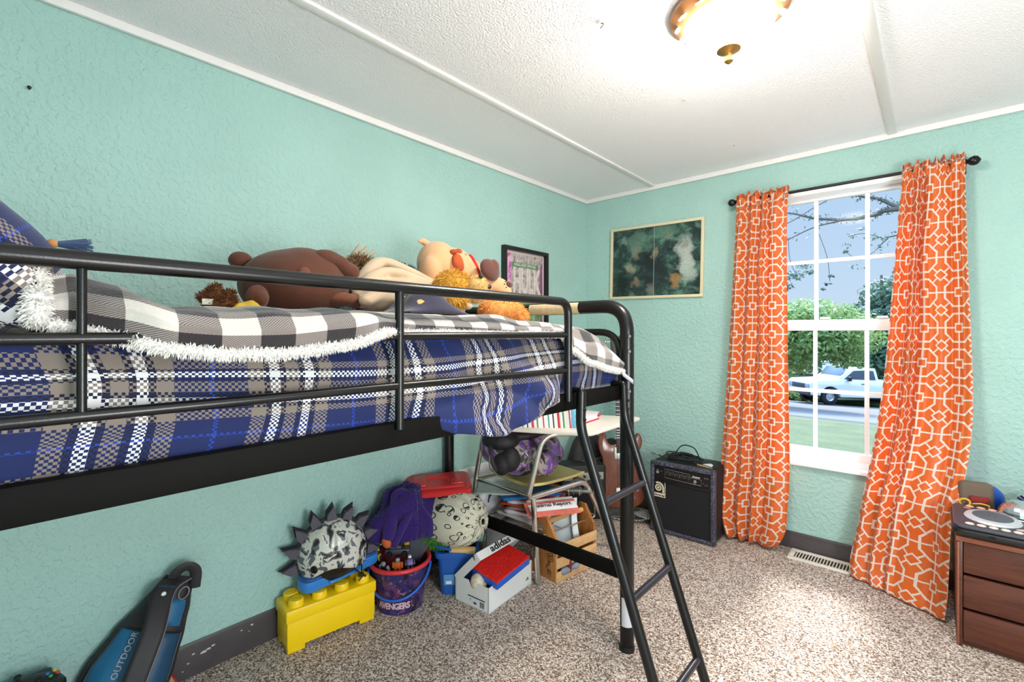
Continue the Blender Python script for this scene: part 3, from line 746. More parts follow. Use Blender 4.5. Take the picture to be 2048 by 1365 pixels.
col = soft_spots(k, uv, [(.3, .8, .2, .2, (118, 160, 140), .5), (.62, .9, .2, .14, (120, 168, 142), .5), (.47, .55, .13, .32, (30, 32, 34), .85), (.5, .3, .22, .26, (40, 46, 50), .8), (.49, .63, .05, .14, (158, 140, 120), .7),
    (.84, .55, .11, .34, (196, 204, 196), .85), (.86, .3, .1, .2, (180, 194, 184), .7), (.83, .7, .04, .09, (120, 106, 96), .6), (.3, .68, .06, .14, (136, 128, 112), .7), (.22, .42, .07, .1, (176, 160, 132), .6), (.28, .2, .05, .1, (150, 120, 96), .7), (.74, .2, .06, .1, (176, 136, 84), .75), (.45, .1, .06, .1, (140, 132, 124), .6), (.14, .85, .04, .12, (160, 170, 164), .5), (.68, .84, .04, .1, (140, 128, 120), .6), (.12, .2, .1, .2, (30, 36, 34), .8)], col)
fine = k.noise(40, 5, .7, uv)
col = k.mix(.45, col, k.ramp(fine.outputs[0], [(.3, (.35, .35, .35)), (.7, (1.3, 1.3, 1.3))]), 'MULTIPLY')
sep = k.xyz(uv); seam = k.math('LESS_THAN', k.math('ABSOLUTE', k.math('SUBTRACT', sep[0], .495)), .003)
col = k.mix(seam, col, lin((140, 160, 150)))
PRINT1 = k.done(col, .3, 0, None, spec=.3)
def picture(name, label, T, w, h, bw, dp, mf, mprint, mount=None):
    p = thing(name, label, 'picture', tuple(T @ V((0, -h/2, 0))))
    b = B()
    for (x0, x1, y0, y1) in ((-w/2, w/2, h/2-bw, h/2), (-w/2, w/2, -h/2, -h/2+bw), (-w/2, -w/2+bw, -h/2+bw, h/2-bw), (w/2-bw, w/2, -h/2+bw, h/2-bw)):
        b.box(((x0+x1)/2, (y0+y1)/2, dp/2), (x1-x0, y1-y0, dp), bev=.0015, T=T)
    part('frame', b, mf, p)
    iw, ih = w/2-bw, h/2-bw
    if mount:
        b = B().add([(-iw, -ih, .004), (iw, -ih, .004), (iw, ih, .004), (-iw, ih, .004)], [[0, 1, 2, 3]], None, T); b.box((0, 0, .002), (2*iw, 2*ih, .003), T=T); part('mount', b, mount, p); iw -= .014; ih -= .014
    b = B().add([(-iw, -ih, .006), (iw, -ih, .006), (iw, ih, .006), (-iw, ih, .006)], [[0, 1, 2, 3]], [(0, 0), (1, 0), (1, 1), (0, 1)], T).box((0, 0, .0035), (2*iw, 2*ih, .004), T=T)
    part('print', b, mprint, p); return p
T1 = Tr(.526, LY-.001, 1.638) @ Rz(180) @ Rx(90) @ Rz(180) if False else frame((.526, LY-.001, 1.639), (1, 0, -.02), (0, 0, 1))
picture('framed_poster', 'wide dark green poster in a thin cream frame beside the window curtain', T1, .64, .486, .017, .018, mat('cream_frame', (220, 206, 172), .45), PRINT1)
k = N('pale_cover_print'); uv = k.co('UV'); sep = k.xyz(uv)
n = k.noise(16, 5, .6, uv)
col = k.ramp(n.outputs[0], [(.34, lin((96, 82, 96))), (.42, lin((150, 138, 140))), (.6, lin((196, 184, 180)))])
col = soft_spots(k, uv, [(.97, .5, .09, .7, (112, 62, 112), .9), (.3, .35, .3, .13, (60, 120, 50), .95), (.62, .36, .25, .12, (110, 176, 44), .95), (.55, .2, .26, .13, (64, 150, 44), .95), (.86, .25, .13, .2, (40, 110, 40), .9), (.25, .12, .2, .15, (90, 56, 92), .9), (.45, .3, .2, .06, (24, 96, 88), .8), (.62, .16, .1, .1, (28, 108, 70), .7), (.45, .26, .09, .05, (20, 20, 24), .8)], col)
left = k.math('LESS_THAN', sep[0], .13)
col = k.mix(k.math('MULTIPLY', left, k.math('GREATER_THAN', sep[1], .62)), col, k.ramp(k.noise(9, 2, .5, uv).outputs[0], [(.45, lin((170, 84, 150))), (.55, lin((214, 170, 196)))]))
PRINT2 = k.done(col, .3)
T2 = frame((.001, 2.222, 1.404), (0, 1, 0), (0, 0, 1))
pc = picture('framed_cover', 'framed comic-size print in black frame on the left wall beyond the toys', T2, .42, .56, .022, .03, mat('black_wood_frame', (24, 22, 24), .4), PRINT2, mat('pinkish_mount', (214, 194, 186), .7))
def on2(p): return T2 @ V(p)
part('print_banner', B().box((.0, .178, .0075), (.25, .028, .002), T=T2), mat('muted_green_ink', (92, 128, 100), .5), pc)
part('print_lettering', textmesh('KING-SIZE SPECIAL', .026, T2 @ Tr(0, .178, .009) @ M.Diagonal((1, 1, 1, 1)), .0003, .95), mat('pale_ink', (214, 214, 200), .5), pc)
part('print_title', textmesh('HULK', .10, T2 @ Tr(.015, .075, .0075) @ M.Diagonal((1.06, 2.1, 1, 1)), .0005, .92, .004), mat('stone_ink', (206, 196, 190), .5, var=.15, vs=60), pc)
# ------------------------------------------------------------------ curtains
RZ, RY = 1.914, 2.85
rod = thing('curtain_rod', 'thin black curtain rod with ball finials above the window', 'curtain rod', (1.52, RY, RZ))
part('rod', B().tube([(1.035, RY, RZ), (2.005, RY, RZ)], .0075, 12), BLACKM, rod)
for x in (1.028, 2.018):
    sg = -1 if x < 1.5 else 1
    part('finial', B().lathe([(0, -.03), (.007, -.03), (.012, -.024), (.009, -.019), (.016, -.013), (.021, 0), (.018, .012), (.009, .019), (.004, .022), (0, .023)], 20, Tr(x, RY, RZ) @ Ry(90*sg)), BLACKM, rod)
for x in (1.05, 1.99):
    part('bracket', B().tube([(x, RY, RZ-.008), (x, LY, RZ-.008)], .005, 8).box((x, LY-.002, RZ-.01), (.014, .004, .05)), BLACKM, rod)
def curtain(name, label, rows, folds, nz_=120, ns=150, u0=0, v0=0):
    """rows: (z, xl, yl, xr, yr, amp); folds: list of (s position, width, sign)"""
    def prof(s, z):
        f = 0
        for (s0, w, h) in folds:
            d = (s-s0-.012*sin(z*3+s0*9))/w; f += h*math.exp(-d*d*2.2)
        return f
    def pt(s, t):
        # t runs down the cloth; rows are indexed by arc parameter
        q = t*(len(rows)-1); i = min(int(q), len(rows)-2); f = q-i
        a = rows[max(i-1, 0)]; b_ = rows[i]; c = rows[i+1]; d = rows[min(i+2, len(rows)-1)]
        cr_ = [.5*((2*b_[k])+(c[k]-a[k])*f+(2*a[k]-5*b_[k]+4*c[k]-d[k])*f*f+(3*b_[k]-a[k]-3*c[k]+d[k])*f**3) for k in range(6)]
        z, xl, yl, xr, yr, am = cr_
        p = V((lerp(xl, xr, s), lerp(yl, yr, s), z)); dr = V((xr-xl, yr-yl, 0)).normalized(); n = V((dr.y, -dr.x, 0))
        w = prof(s, z)*am+am*.12*nz((s*7, z*2.2, u0))
        if t < .04: w += am*.35*sin(s*38+t*40)
        return p+n*w+dr*.012*nz((s*4, z*3, 5+u0))*min(1, 4*s*(1-s))
    # arc length along a mid row gives the cloth coordinate
    P = [pt(i/ns, .45) for i in range(ns+1)]; U = [0]
    for a, c in zip(P, P[1:]): U.append(U[-1]+(c-a).length)
    Vv = [0]; Q = [pt(.5, j/nz_) for j in range(nz_+1)]
    for a, c in zip(Q, Q[1:]): Vv.append(Vv[-1]+(c-a).length)
    b = B().grid(lambda s, t: pt(s, t), ns, nz_, lambda s, t: (u0+U[round(s*ns)], v0-Vv[round(t*nz_)]))
    c = thing(name, label, 'curtain', tuple(pt(.5, .95)))
    o = part('panel', b, CURT, c, ang=180); mod(o, 'SOLIDIFY', thickness=.0012, offset=0)
    # gathered heading standing above the rod
    x0, x1 = rows[0][1], rows[0][3]
    def hd(s, t):
        w = sin(s*44+1.2*sin(s*9))*.017*(.45+t)+.006*nz((s*14, t*2, 3+u0))
        return (lerp(x0-.004, x1+.004, s)+.01*nz((s*11, t, 8))*t, RY-.012*(1-t)*1-.003+w*(1 if t > .3 else .6), lerp(RZ-.035, RZ+.037+.012*nz((s*13, 0, 2+u0))+.006*sin(s*60), t))
    b = B().grid(hd, 150, 12, lambda s, t: (u0+s*U[-1]*1.2, v0+t*.07))
    h = part('gathered_heading', b, CURT, c, ang=180); mod(h, 'SOLIDIFY', thickness=.0012, offset=0)
    return c
A = .020
curtain('curtain', 'orange lattice curtain left of the window, hem bunched on the carpet by the amplifier',
    [(1.925, 1.058, 2.838, 1.312, 2.838, .012), (1.75, 1.050, 2.842, 1.306, 2.842, A), (1.5, 1.038, 2.84, 1.306, 2.84, A), (1.2, 1.022, 2.84, 1.309, 2.84, A), (.9, 1.004, 2.84, 1.314, 2.835, A), (.6, .988, 2.83, 1.32, 2.83, A), (.4, .976, 2.82, 1.323, 2.82, A*1.1), (.25, .966, 2.81, 1.318, 2.80, A*1.2), (.12, .972, 2.80, 1.308, 2.785, A*1.5), (.035, 1.0, 2.80, 1.27, 2.79, A*1.6), (.012, 1.01, 2.83, 1.25, 2.83, A), (.03, 1.03, 2.86, 1.23, 2.86, .01)],
    [(.10, .075, 1.1), (.235, .07, -.9), (.34, .06, 1.0), (.45, .06, -1.0), (.545, .055, .9), (.64, .06, -.7), (.80, .13, .6), (.97, .06, -.3)], u0=.045, v0=.06)
curtain('curtain', 'orange lattice curtain right of the window, flaring onto the carpet beside the dresser',
    [(1.925, 1.783, 2.838, 1.990, 2.838, .012), (1.75, 1.768, 2.84, 1.993, 2.84, A), (1.5, 1.752, 2.84, 1.998, 2.84, A*1.1), (1.2, 1.732, 2.835, 2.008, 2.84, A*1.1), (.95, 1.712, 2.835, 2.014, 2.83, A*1.1), (.75, 1.690, 2.83, 2.010, 2.80, A*1.1), (.55, 1.662, 2.825, 1.985, 2.735, A), (.38, 1.634, 2.815, 1.945, 2.66, A), (.22, 1.612, 2.80, 1.937, 2.62, A*.9), (.09, 1.590, 2.775, 1.930, 2.59, A*.8), (.014, 1.590, 2.755, 1.922, 2.565, A*.5), (.006, 1.615, 2.77, 1.935, 2.60, .004)],
    [(.06, .06, .9), (.17, .06, -.9), (.275, .055, 1.3), (.37, .05, -1.2), (.45, .05, .7), (.62, .13, .5), (.80, .06, -.7), (.93, .05, .8)], u0=-.02, v0=.03)
# ------------------------------------------------------------------ things along the left wall, under the bed
YP = mat('yellow_plastic', (250, 206, 12), .38, bs=500, bst=.03)
yb_ = thing('storage_brick', 'long yellow plastic storage box shaped like a toy brick with round studs', 'storage box', (.1, .88, 0))
TY = frame((.151, .722, 0), (.040, .342, 0), (-.14, .012, 0))        # x along the box, y towards the wall
LB, WB = .342, .132
b = B()
prof = lambda x0, x1, y0, y1: [(x0, y0), (x1, y0), (x1, y1), (x0, y1)]
b.box((LB/2, WB/2, .067), (LB-.006, WB-.006, .098), bev=.004, T=TY)
for x in (.0355, LB-.0355):
    for y in (.0195, WB-.0195): b.box((x, y, .055), (.062, .030, .11), bev=.004, T=TY)
for x in (.055, LB/2, LB-.055): pass
part('body', b, YP, yb_)
lid_ = part('lid', B().box((LB/2, WB/2, .135), (LB+.004, WB+.004, .046), bev=.007, T=TY), YP, yb_)
for i in range(4):
    for y in (WB*.27, WB*.73):
        s = part('stud', B().lathe([(0, .182), (.024, .182), (.027, .178), (.0275, .156)], 26, TY @ Tr(LB*(.125+.25*i), y, 0)), YP, lid_)
        part('raised_ring', B().tube([TY @ V((LB*(.125+.25*i)+.014*cos(a), y+.014*sin(a), .182)) for a in [q*2*pi/20 for q in range(20)]], .0009, 5, True), YP, s)
# blue case lying on the yellow box
BLP = mat('blue_plastic', (52, 128, 206), .3); 
kq = N('clear_blue_lid'); q1 = kq.n('BsdfPrincipled', {'Base Color': lin((44, 84, 140)), 'Roughness': .12}); kq.t.links.new(q1.outputs[0], kq.out.inputs[0]); CLB = kq.m
cs = thing('toy_case', 'blue plastic case with dark clear lid lying aslant on the yellow box', 'case', (.09, .95, .18))
TC = frame((.142, .798, .184), (-.006, .32, .012), (-.12, 0, .012))
poly = [(p.x, p.y) for p in fillet([(0, 0, 0), (.315, 0, 0), (.335, .105, 0), (.25, .13, 0), (.03, .115, 0), (-.012, .06, 0)], .03, 6, True)]
part('tray', B().prism(poly, .0, .042, TC, .004), BLP, cs)
part('lid', B().prism([(lerp(.16, x, .985), lerp(.055, y, .985)) for x, y in poly], .042, .054, TC, .005), CLB, cs)
part('latch', B().box((.235, -.002, .026), (.032, .006, .02), bev=.002, T=TC), BLP, cs)
part('carry_handle', B().tube(fillet([TC @ V(p) for p in ((.09, .002, .018), (.09, -.012, .018), (.19, -.012, .018), (.19, .002, .018))], .008, 4), .006, 8), BLP, cs)
# camouflage helmet with a crest of grey spikes
hm = thing('bike_helmet', 'grey camouflage skate helmet with a mohawk of dark grey foam spikes', 'helmet', (.085, .94, .24))
CAMO = m_camo('grey_camouflage_shell', [(0, lin((34, 32, 36))), (.39, lin((92, 94, 100))), (.46, lin((206, 204, 192))), (.56, lin((222, 220, 210))), (.585, lin((112, 114, 118))), (.64, lin((40, 38, 42))), (.68, lin((206, 204, 192)))], 19, .3, .5, .5)
THM = Tr(.098, .925, .262) @ Rz(-16) @ Rx(4) @ Ry(6)
def shell(s, t):
    a = s*2*pi; ph = t*1.0
    low = -.052+.030*max(0, cos(a-pi/2))**2*0+(.030*max(0, cos(a))**6+.0)+.016*max(0, sin(a))**4
    pol = lerp(.0, pi/2+.42, t); z = .142*cos(pol) if pol < pi/2 else -.055*sin((pol-pi/2)/.42*pi/2)*(1-.75*max(0, cos(a+.15))**5)
    r = sin(min(pol, pi/2))*(1-.05*max(0, (pol-pi/2)/.42))
    return THM @ V((.098*r*cos(a), .132*r*sin(a), z+.03))
o = part('shell', B().grid(shell, 64, 34), CAMO, hm, ang=180); mod(o, 'SOLIDIFY', thickness=.012, offset=-1)
part('liner', B().ell((0, 0, .02), (.084, .115, .10), None, 24, 14, THM), BLACKP, hm)
GF = mat('dark_grey_foam', (84, 78, 90), .8, bs=300, bst=.1); GF2 = mat('black_foam', (34, 30, 36), .8)
strip_ = []
for i in range(25):
    a = lerp(-.32, pi+.30, i/24); strip_.append(THM @ V((-.004, .134*cos(a), .03+.144*sin(a))))
part('crest_band', B().tube(strip_, .011, 8, flat=.5), GF2, hm)
for i in range(9):
    a = lerp(-.15, pi+.12, i/8); base = V((0, .134*cos(a), .03+.143*sin(a))); d = V((0, cos(a)*.9+.30*0, sin(a))).normalized(); tg = V((0, -sin(a), cos(a)))
    for sx_ in (-.011, .011):
        L = .062 if sx_ < 0 else .052
        pts = []
        b = B()
        w0 = .019
        for side in (0, 1):
            pass
        P = [base-tg*w0, base+tg*w0, base+tg*w0*.9+d*L*.45, base+d*L-tg*.008, base-tg*w0*.8+d*L*.5]
        vs = [p+V((sx_+e*(.009 if j < 3 else .005), 0, 0)) for e in (-1, 1) for j, p in enumerate(P)]
        b.add(vs, [[0, 1, 2, 3, 4], [9, 8, 7, 6, 5]]+[[j, (j+1) % 5, 5+(j+1) % 5, 5+j] for j in range(5)], None, THM)
        part('foam_spike', b, GF if sx_ > 0 else GF2, hm)
part('vent_hole', B().lathe([(0, .004), (.014, .004), (.016, 0)], 20, THM @ Tr(.076, -.082, .028) @ Rz(-47) @ Ry(86)), BLACKP, hm)
st1 = [THM @ V(p) for p in ((.07, .05, .03), (.09, .06, -.03), (.105, .055, -.075), (.10, .06, -.105))]
st1 = [V((.172, .985, .285)), V((.192, .995, .245)), V((.184, 1.0, .21)), V((.176, 1.008, .188)), V((.18, .99, .178))]
part('chin_strap', B().tube(cat(st1, 6), .005, 8, flat=.3), BLACKP, hm)
st2 = [V((.168, .955, .262)), V((.186, .975, .232)), V((.186, 1.0, .205)), V((.183, 1.02, .188))]
part('chin_strap', B().tube(cat(st2, 6), .005, 8, flat=.3), BLACKP, hm)
part('strap_buckle', B().box((.1865, .998, .203), (.008, .022, .012), bev=.002), BLACKP, hm)
# ---- bucket with a printed sleeve
bk_ = thing('toy_bucket', 'round printed toy bucket with red rim and blue handle, full of toys', 'bucket', (.166, 1.196, 0))
TB = Tr(.166, 1.196, 0)
k = N('purple_navy_print'); co = k.co(); n = k.noise(16, 3, .5, co, 1.5); n2 = k.noise(34, 4, .6, co, 1)
col = k.ramp(n.outputs[0], [(.3, lin((20, 16, 34))), (.46, lin((52, 34, 84))), (.55, lin((40, 44, 110))), (.68, lin((110, 48, 78)))])
col = k.mix(k.ramp(n2.outputs[0], [(.56, (0, 0, 0)), (.64, (1, 1, 1))]), col, k.ramp(k.noise(60, 2, .5, co).outputs[0], [(.4, lin((132, 62, 60))), (.5, lin((176, 140, 130))), (.6, lin((70, 60, 130)))]))
PRT = k.done(col, .3, 0, None, coat=.3)
part('sleeve', B().lathe([(0, .006), (.092, .006), (.097, 0), (.0975, .004), (.122, .186)], 48, TB), PRT, bk_)
RED = mat('red_plastic', (206, 50, 58), .35)
part('inner_wall', B().lathe([(.117, .186), (.094, .02), (0, .018)], 40, TB), mat('dark_red_plastic', (120, 26, 32), .5), bk_)
part('rim', B().tube([TB @ V((.125*cos(a), .125*sin(a), .19)) for a in [i*2*pi/64 for i in range(64)]], .009, 10, True, flat=1), RED, bk_)
hl = []
aa = atan2(-.74, .67)   # towards the camera
for i in range(33):
    t = i/32*pi; a = aa-pi/2+t
    rad = .132; hl.append(TB @ V((rad*cos(a), rad*sin(a), .178-.098*sin(t)**1.0+0)))
part('handle', B().tube(hl, .0052, 10), mat('blue_handle_plastic', (34, 92, 190), .35), bk_)
def cyl(p, z0, ac, sc=1):
    r = .0975+(.122-.0975)*(z0+p[1])/.186+.0008+p[2]; a = ac+p[0]/r
    return TB @ V((r*cos(a), r*sin(a), z0+p[1]))
ac = aa-.05
part('lettering', textmesh('AVENGERS', .032, lambda p: cyl((p.x, p.y*1.15+.08*p.x*0, p.z), .040, ac), .0006, .86, .0012), mat('pale_pink_ink', (214, 178, 186), .4), bk_)
b = B(); b.grid(lambda s, t: cyl((-.017+.034*s, .011*t-.0055, .0004), .066, ac), 8, 2); part('lettering_plate', b, mat('red_ink', (190, 40, 44), .4), bk_)
part('lettering_small', textmesh('MARVEL', .0095, lambda p: cyl((p.x, p.y, p.z+.0006), .066, ac), .0003, .95), mat('white_ink', (230, 225, 225), .4), bk_)
# toys inside the bucket
GRYB = mat('dark_grey_board', (78, 76, 88), .6); BLKT = mat('black_toy_plastic', (26, 26, 30), .35); SILT = mat('silver_toy_plastic', (168, 170, 176), .35, .4); ORT = mat('orange_toy_plastic', (206, 96, 34), .4); PURT = mat('purple_toy_plastic', (110, 80, 150), .4)
def vehicle(name, label, c, rz, m, mw, sc=1, tilt=(0, 0)):
    T = Tr(*c) @ Rz(rz) @ Rx(tilt[0]) @ Ry(tilt[1]) @ M.Diagonal((sc, sc, sc, 1))
    o = thing(name, label, 'toy', c, 'toys in the printed bucket')
    part('body', B().box((0, 0, .016), (.09, .04, .018), bev=.004, T=T).box((-.008, 0, .03), (.045, .034, .014), bev=.005, T=T), m, o)
    for x in (-.028, .028):
        for y in (-.021, .021): part('wheel', B().lathe([(0, -.006), (.009, -.006), (.011, -.003), (.011, .003), (.009, .006), (0, .006)], 14, T @ Tr(x, y, .01) @ Rx(90)), mw, o)
    return o
def figure(label, c, rz, m1, m2, m3, tilt=0):
    """small generic jointed block toy"""
    T = Tr(*c) @ Rz(rz) @ Rx(tilt); o = thing('toy_figure', label, 'toy', c, 'toys in the printed bucket')
    part('torso', B().box((0, 0, .03), (.026, .016, .026), bev=.003, T=T), m1, o); part('head', B().box((0, 0, .052), (.017, .016, .015), bev=.004, T=T), m2, o)
    for x in (-.008, .008): part('leg', B().box((x, 0, .008), (.011, .014, .02), bev=.002, T=T), m3, o)
    for x in (-.018, .018): part('arm', B().box((x, 0, .030), (.008, .012, .024), bev=.002, T=T), m3, o)
vehicle('toy_vehicle', 'dark grey toy car wedged across the middle of the printed bucket', (.15, 1.195, .205), 48, mat('charcoal_toy_plastic', (66, 66, 74), .4), BLKT, 1.15, (0, 0))
figure('toy figure with white head and orange body at the front of the printed bucket', (.215, 1.150, .165), 42, ORT, SILT, ORT)
figure('silver and white toy figure at the left front of the printed bucket', (.185, 1.115, .165), 20, BLKT, SILT, SILT, 25)
figure('purple toy figure at the right front of the printed bucket', (.24, 1.195, .165), 60, PURT, SILT, BLKT, -30)
figure('black toy figure leaning at the left back of the printed bucket', (.12, 1.125, .18), 0, mat('yellow_toy_plastic', (220, 180, 40), .4), BLKT, BLKT, 10)
for i, (c, d, rz, m, lb) in enumerate((((.118, 1.185, .235), (.02, .012, .018), 20, mat('yellow_toy_plastic', (220, 180, 40), .4), 'small yellow toy block left of the leaning dark board'), ((.16, 1.235, .245), (.02, .014, .018), 50, mat('yellow_toy_plastic', (0, 0, 0)), 'small yellow toy block right behind the dark grey toy car'), ((.118, 1.118, .235), (.012, .01, .07), 10, mat('yellow_toy_plastic', (0, 0, 0)), 'upright yellow toy piece at the left of the printed bucket'))):
    tag(obj('toy_block', B().box(c, d, Rz(rz).to_3x3() @ Rx(14).to_3x3(), .002), m), lb, 'toy', 'toys in the printed bucket')
b = B().box((0, 0, 0), (.004, .12, .15), bev=.0015, T=Tr(.175, 1.275, .245) @ Rz(-42) @ Ry(0) @ Rx(-32))
tag(obj('board', b, GRYB), 'dark grey board leaning out of the right side of the printed bucket', 'board')
T = Tr(.105, 1.185, .275) @ Rz(-30)
def bookf(s, t): return T @ V((.055*(s-.5)*2, .075*(t-.5)*2, .018*cos((s-.5)*2.6)-.02*s+.008*sin(t*3)))
o = obj('booklet', B().grid(bookf, 16, 8), mat('pale_green_paper', (176, 186, 170), .7, var=.18, vs=80), ang=180); mod(o, 'SOLIDIFY', thickness=.006, offset=-1)
tag(o, 'limp pale booklet curled on top of the toys in the bucket', 'booklet')
tag(obj('wooden_bat', B().tube([(.06, 1.10, .18), (.075, 1.135, .26), (.085, 1.155, .285)], [.009, .011, .012], 10), mat('grey_brown_stick', (112, 102, 100), .7)), 'grey stick poking out behind the blue case', 'stick')
# ---- purple plush heap behind the bucket
PUR = mat('purple_plush', (44, 14, 98), .95, bs=160, bst=.5, bd=.006, sheen=.15, var=.1, vs=20)
pb = thing('purple_plush', 'heap of purple plush fabric slumped against the wall behind the bucket', 'plush toy', (.1, 1.3, 0))
def pur(s, t):
    a = s*2*pi; pol = t*pi*.62; r = 1+.16*nz((cos(a)*1.6, sin(a)*1.6, pol*1.5+3))+.10*sin(a*3+pol*4)*sin(pol)
    return (max(.012, .125+.115*sin(pol)*cos(a)*r), 1.235+.16*sin(pol)*sin(a)*r+.03*(1-t), .335+.15*cos(pol)*r)
o = part('fabric', B().grid(pur, 64, 40), PUR, pb, ang=180); mod(o, 'SOLIDIFY', thickness=.01, offset=-1)
o2 = bake(o); fur(o, 9000, .009, .0011, PUR, 'pile', o, .3, 21)
part('fold', B().tube(cat([(.20, 1.11, .31), (.19, 1.14, .40), (.15, 1.19, .465), (.19, 1.25, .43), (.225, 1.29, .35), (.22, 1.31, .27)], 8), [.022+.006*sin(i*.4) for i in range(41)], 12), PUR, pb)
part('fold', B().tube(cat([(.21, 1.13, .28), (.225, 1.17, .36), (.21, 1.22, .39), (.225, 1.24, .32)], 8), .018, 12), PUR, pb)
part('beak', B().ell((.20, 1.105, .30), (.022, .018, .026), Rx(20).to_3x3(), 16, 10), mat('orange_felt', (190, 92, 38), .85), pb, 'orange felt beak')
tag(obj('storage_tub', B().lathe([(0, 0), (.07, 0), (.085, .20), (.082, .20), (.067, .004), (0, .004)], 28, Tr(.10, 1.375, 0)), mat('dull_blue_plastic', (46, 84, 140), .5)), 'round blue tub hidden under the purple plush', 'tub') if False else None
# ---- blue bin with toys, bag and red lid on top
BNP = mat('mid_blue_plastic', (34, 88, 168), .4)
bn = thing('storage_bin', 'blue plastic bin between the printed bucket and the shoe box', 'bin', (.22, 1.45, 0))
TN = frame((.23, 1.47, 0), (.69, .72, 0), (-.72, .69, 0))
def rr_(w, h, r, z): return [TN @ V((x, y, z)) for x, y in rrect(w, h, r, 4)]
b = B(); rings = [rr_(.0, .0, 0, .004)] ; W = []
for (w, h, z) in ((.14, .20, .0), (.145, .205, .01), (.175, .25, .19), (.192, .268, .19), (.192, .268, .175), (.196, .27, .178), (.196, .272, .2), (.17, .245, .2), (.14, .20, .012)):
    W.append(rr_(w, h, .03, z))
n = len(W[0]); vs = [p for r in W for p in r]
b.add(vs, [[i*n+j, i*n+(j+1) % n, (i+1)*n+(j+1) % n, (i+1)*n+j] for i in range(len(W)-1) for j in range(n)]+[list(range(n))[::-1], [(len(W)-1)*n+j for j in range(n)]])
part('body', b, BNP, bn, ang=50)
TLb = frame(TN @ V((0, -.1175, .075)), TN.to_3x3() @ V((1, 0, 0)), TN.to_3x3() @ V((0, -.14, 1)))
part('label', B().box((-.02, .0, -.001), (.075, .05, .002), bev=.0006, T=TLb), mat('pale_blue_label', (88, 140, 190), .5), bn)
part('barcode_label', B().box((-.035, -.012, .0005), (.025, .014, .002), T=TLb), mat('white_label', (220, 222, 224), .5), bn)
tag(obj('wooden_block', B().box((.335, 1.405, .207), (.115, .028, .02), Rz(38).to_3x3() @ Rx(8).to_3x3(), .003), m_wood('pale_pine', (206, 166, 104), (228, 194, 134), 8)), 'pale wooden stick laid across the front rim of the blue bin', 'wooden block')
tag(obj('foam_stick', B().tube([(.235, 1.335, .218), (.31, 1.36, .214)], .006, 8), mat('blue_handle_plastic', (0, 0, 0))), 'thin blue stick beside the pale wooden block', 'stick')
GRN = mat('grass_green_plush', (70, 136, 44), .95, var=.15, vs=40)
gp = thing('green_plush', 'shaggy grass-green plush squashed under the patterned bag', 'plush toy', (.18, 1.42, .2))
o = blob('body', [((.18, 1.40, .25), (.09, .09, .055)), ((.15, 1.34, .26), (.06, .06, .06)), ((.25, 1.43, .235), (.05, .07, .04))], GRN, gp, .009, 4); fur(o, 4200, .026, .0016, GRN, 'shag', o, .5, 31)
TEAL = mat('sage_green_plastic', (112, 156, 136), .4)
gt = thing('toy_binoculars', 'pair of pale green toy binoculars lying in the blue bin under the bag', 'toy', (.32, 1.47, .2))
for dy in (-.03, .03):
    Q = Tr(.305+dy*.5, 1.465+dy, .232) @ Rz(45) @ Ry(82)
    t_ = part('tube', B().lathe([(0, -.045), (.018, -.045), (.020, -.04), (.020, .0), (.024, .02), (.025, .045), (.021, .046), (.018, .036), (0, .036)], 24, Q), TEAL, gt)
part('bridge', B().box((.305, 1.465, .235), (.02, .04, .012), Rz(-26).to_3x3(), .003), TEAL, gt)
# drawstring bag with doodled balls
k = N('doodled_cotton'); uv = k.co('UV'); v1 = k.n('TexVoronoi', {'Scale': 24, 'Vector': uv, 'Randomness': .7}, voronoi_dimensions='2D')
d = v1.outputs['Distance']; c3 = k.xyz(v1.outputs['Color']); rad = k.math('ADD', .10, k.math('MULTIPLY', c3[0], .30))
ring = k.math('LESS_THAN', k.math('ABSOLUTE', k.math('SUBTRACT', d, rad)), .04)
ins = k.math('LESS_THAN', d, rad)
wv = k.n('TexWave', {'Scale': 13, 'Vector': uv, 'Distortion': 3.5, 'Detail': 1}, bands_direction='DIAGONAL')
lines = k.math('MULTIPLY', k.math('GREATER_THAN', wv.outputs[1], .86), ins)
blk = k.math('MINIMUM', 1, k.math('ADD', ring, lines))
CLO = k.done(k.mix(blk, lin((206, 200, 180)), lin((34, 32, 32))), .85, 0, k.bump(k.noise(300, 2, .5, uv).outputs[0], .1, .001))
bg_ = thing('drawstring_bag', 'stuffed cream drawstring bag printed with black doodled balls', 'bag', (.22, 1.5, .2))
AX = V((.97, .06, .14)).normalized(); TBG = frame((.225, 1.435, .315), AX, (-.1, .9, 0)) @ M.Diagonal((1.2, 1.12, 1.14, 1))
prof = [(-.17, .0), (-.168, .045), (-.15, .085), (-.10, .108), (-.03, .114), (.04, .112), (.09, .100), (.125, .078), (.145, .052), (.155, .028), (.158, .014), (.166, .018), (.172, .024), (.168, .012)]
def bagp(s, t):
    q = t*(len(prof)-1); i = min(int(q), len(prof)-2); x = lerp(prof[i][0], prof[i+1][0], q-i); r = lerp(prof[i][1], prof[i+1][1], q-i); a = s*2*pi
    pl = max(0, (x-.05)/.11)**1.5
    r *= 1+.10*pl*sin(a*17+sin(a*5))+.04*nz((cos(a)*2, sin(a)*2, x*9))
    return TBG @ V((x, r*cos(a), r*sin(a)*.96))
part('cloth', B().grid(bagp, 120, 60, lambda s, t: (s*.7, t*.5)), CLO, bg_, ang=180)
part('drawstring', B().tube([TBG @ V((.158, .0135*cos(a), .0135*sin(a))) for a in [i*.4 for i in range(16)]], .003, 6), BLACKP, bg_)
e0 = TBG @ V((.160, 0, 0)); part('drawstring', B().tube(cat([e0, e0+V((.012, .004, -.03)), e0+V((.014, -.004, -.08)), e0+V((.010, -.012, -.125))], 5), .0024, 6), BLACKP, bg_)
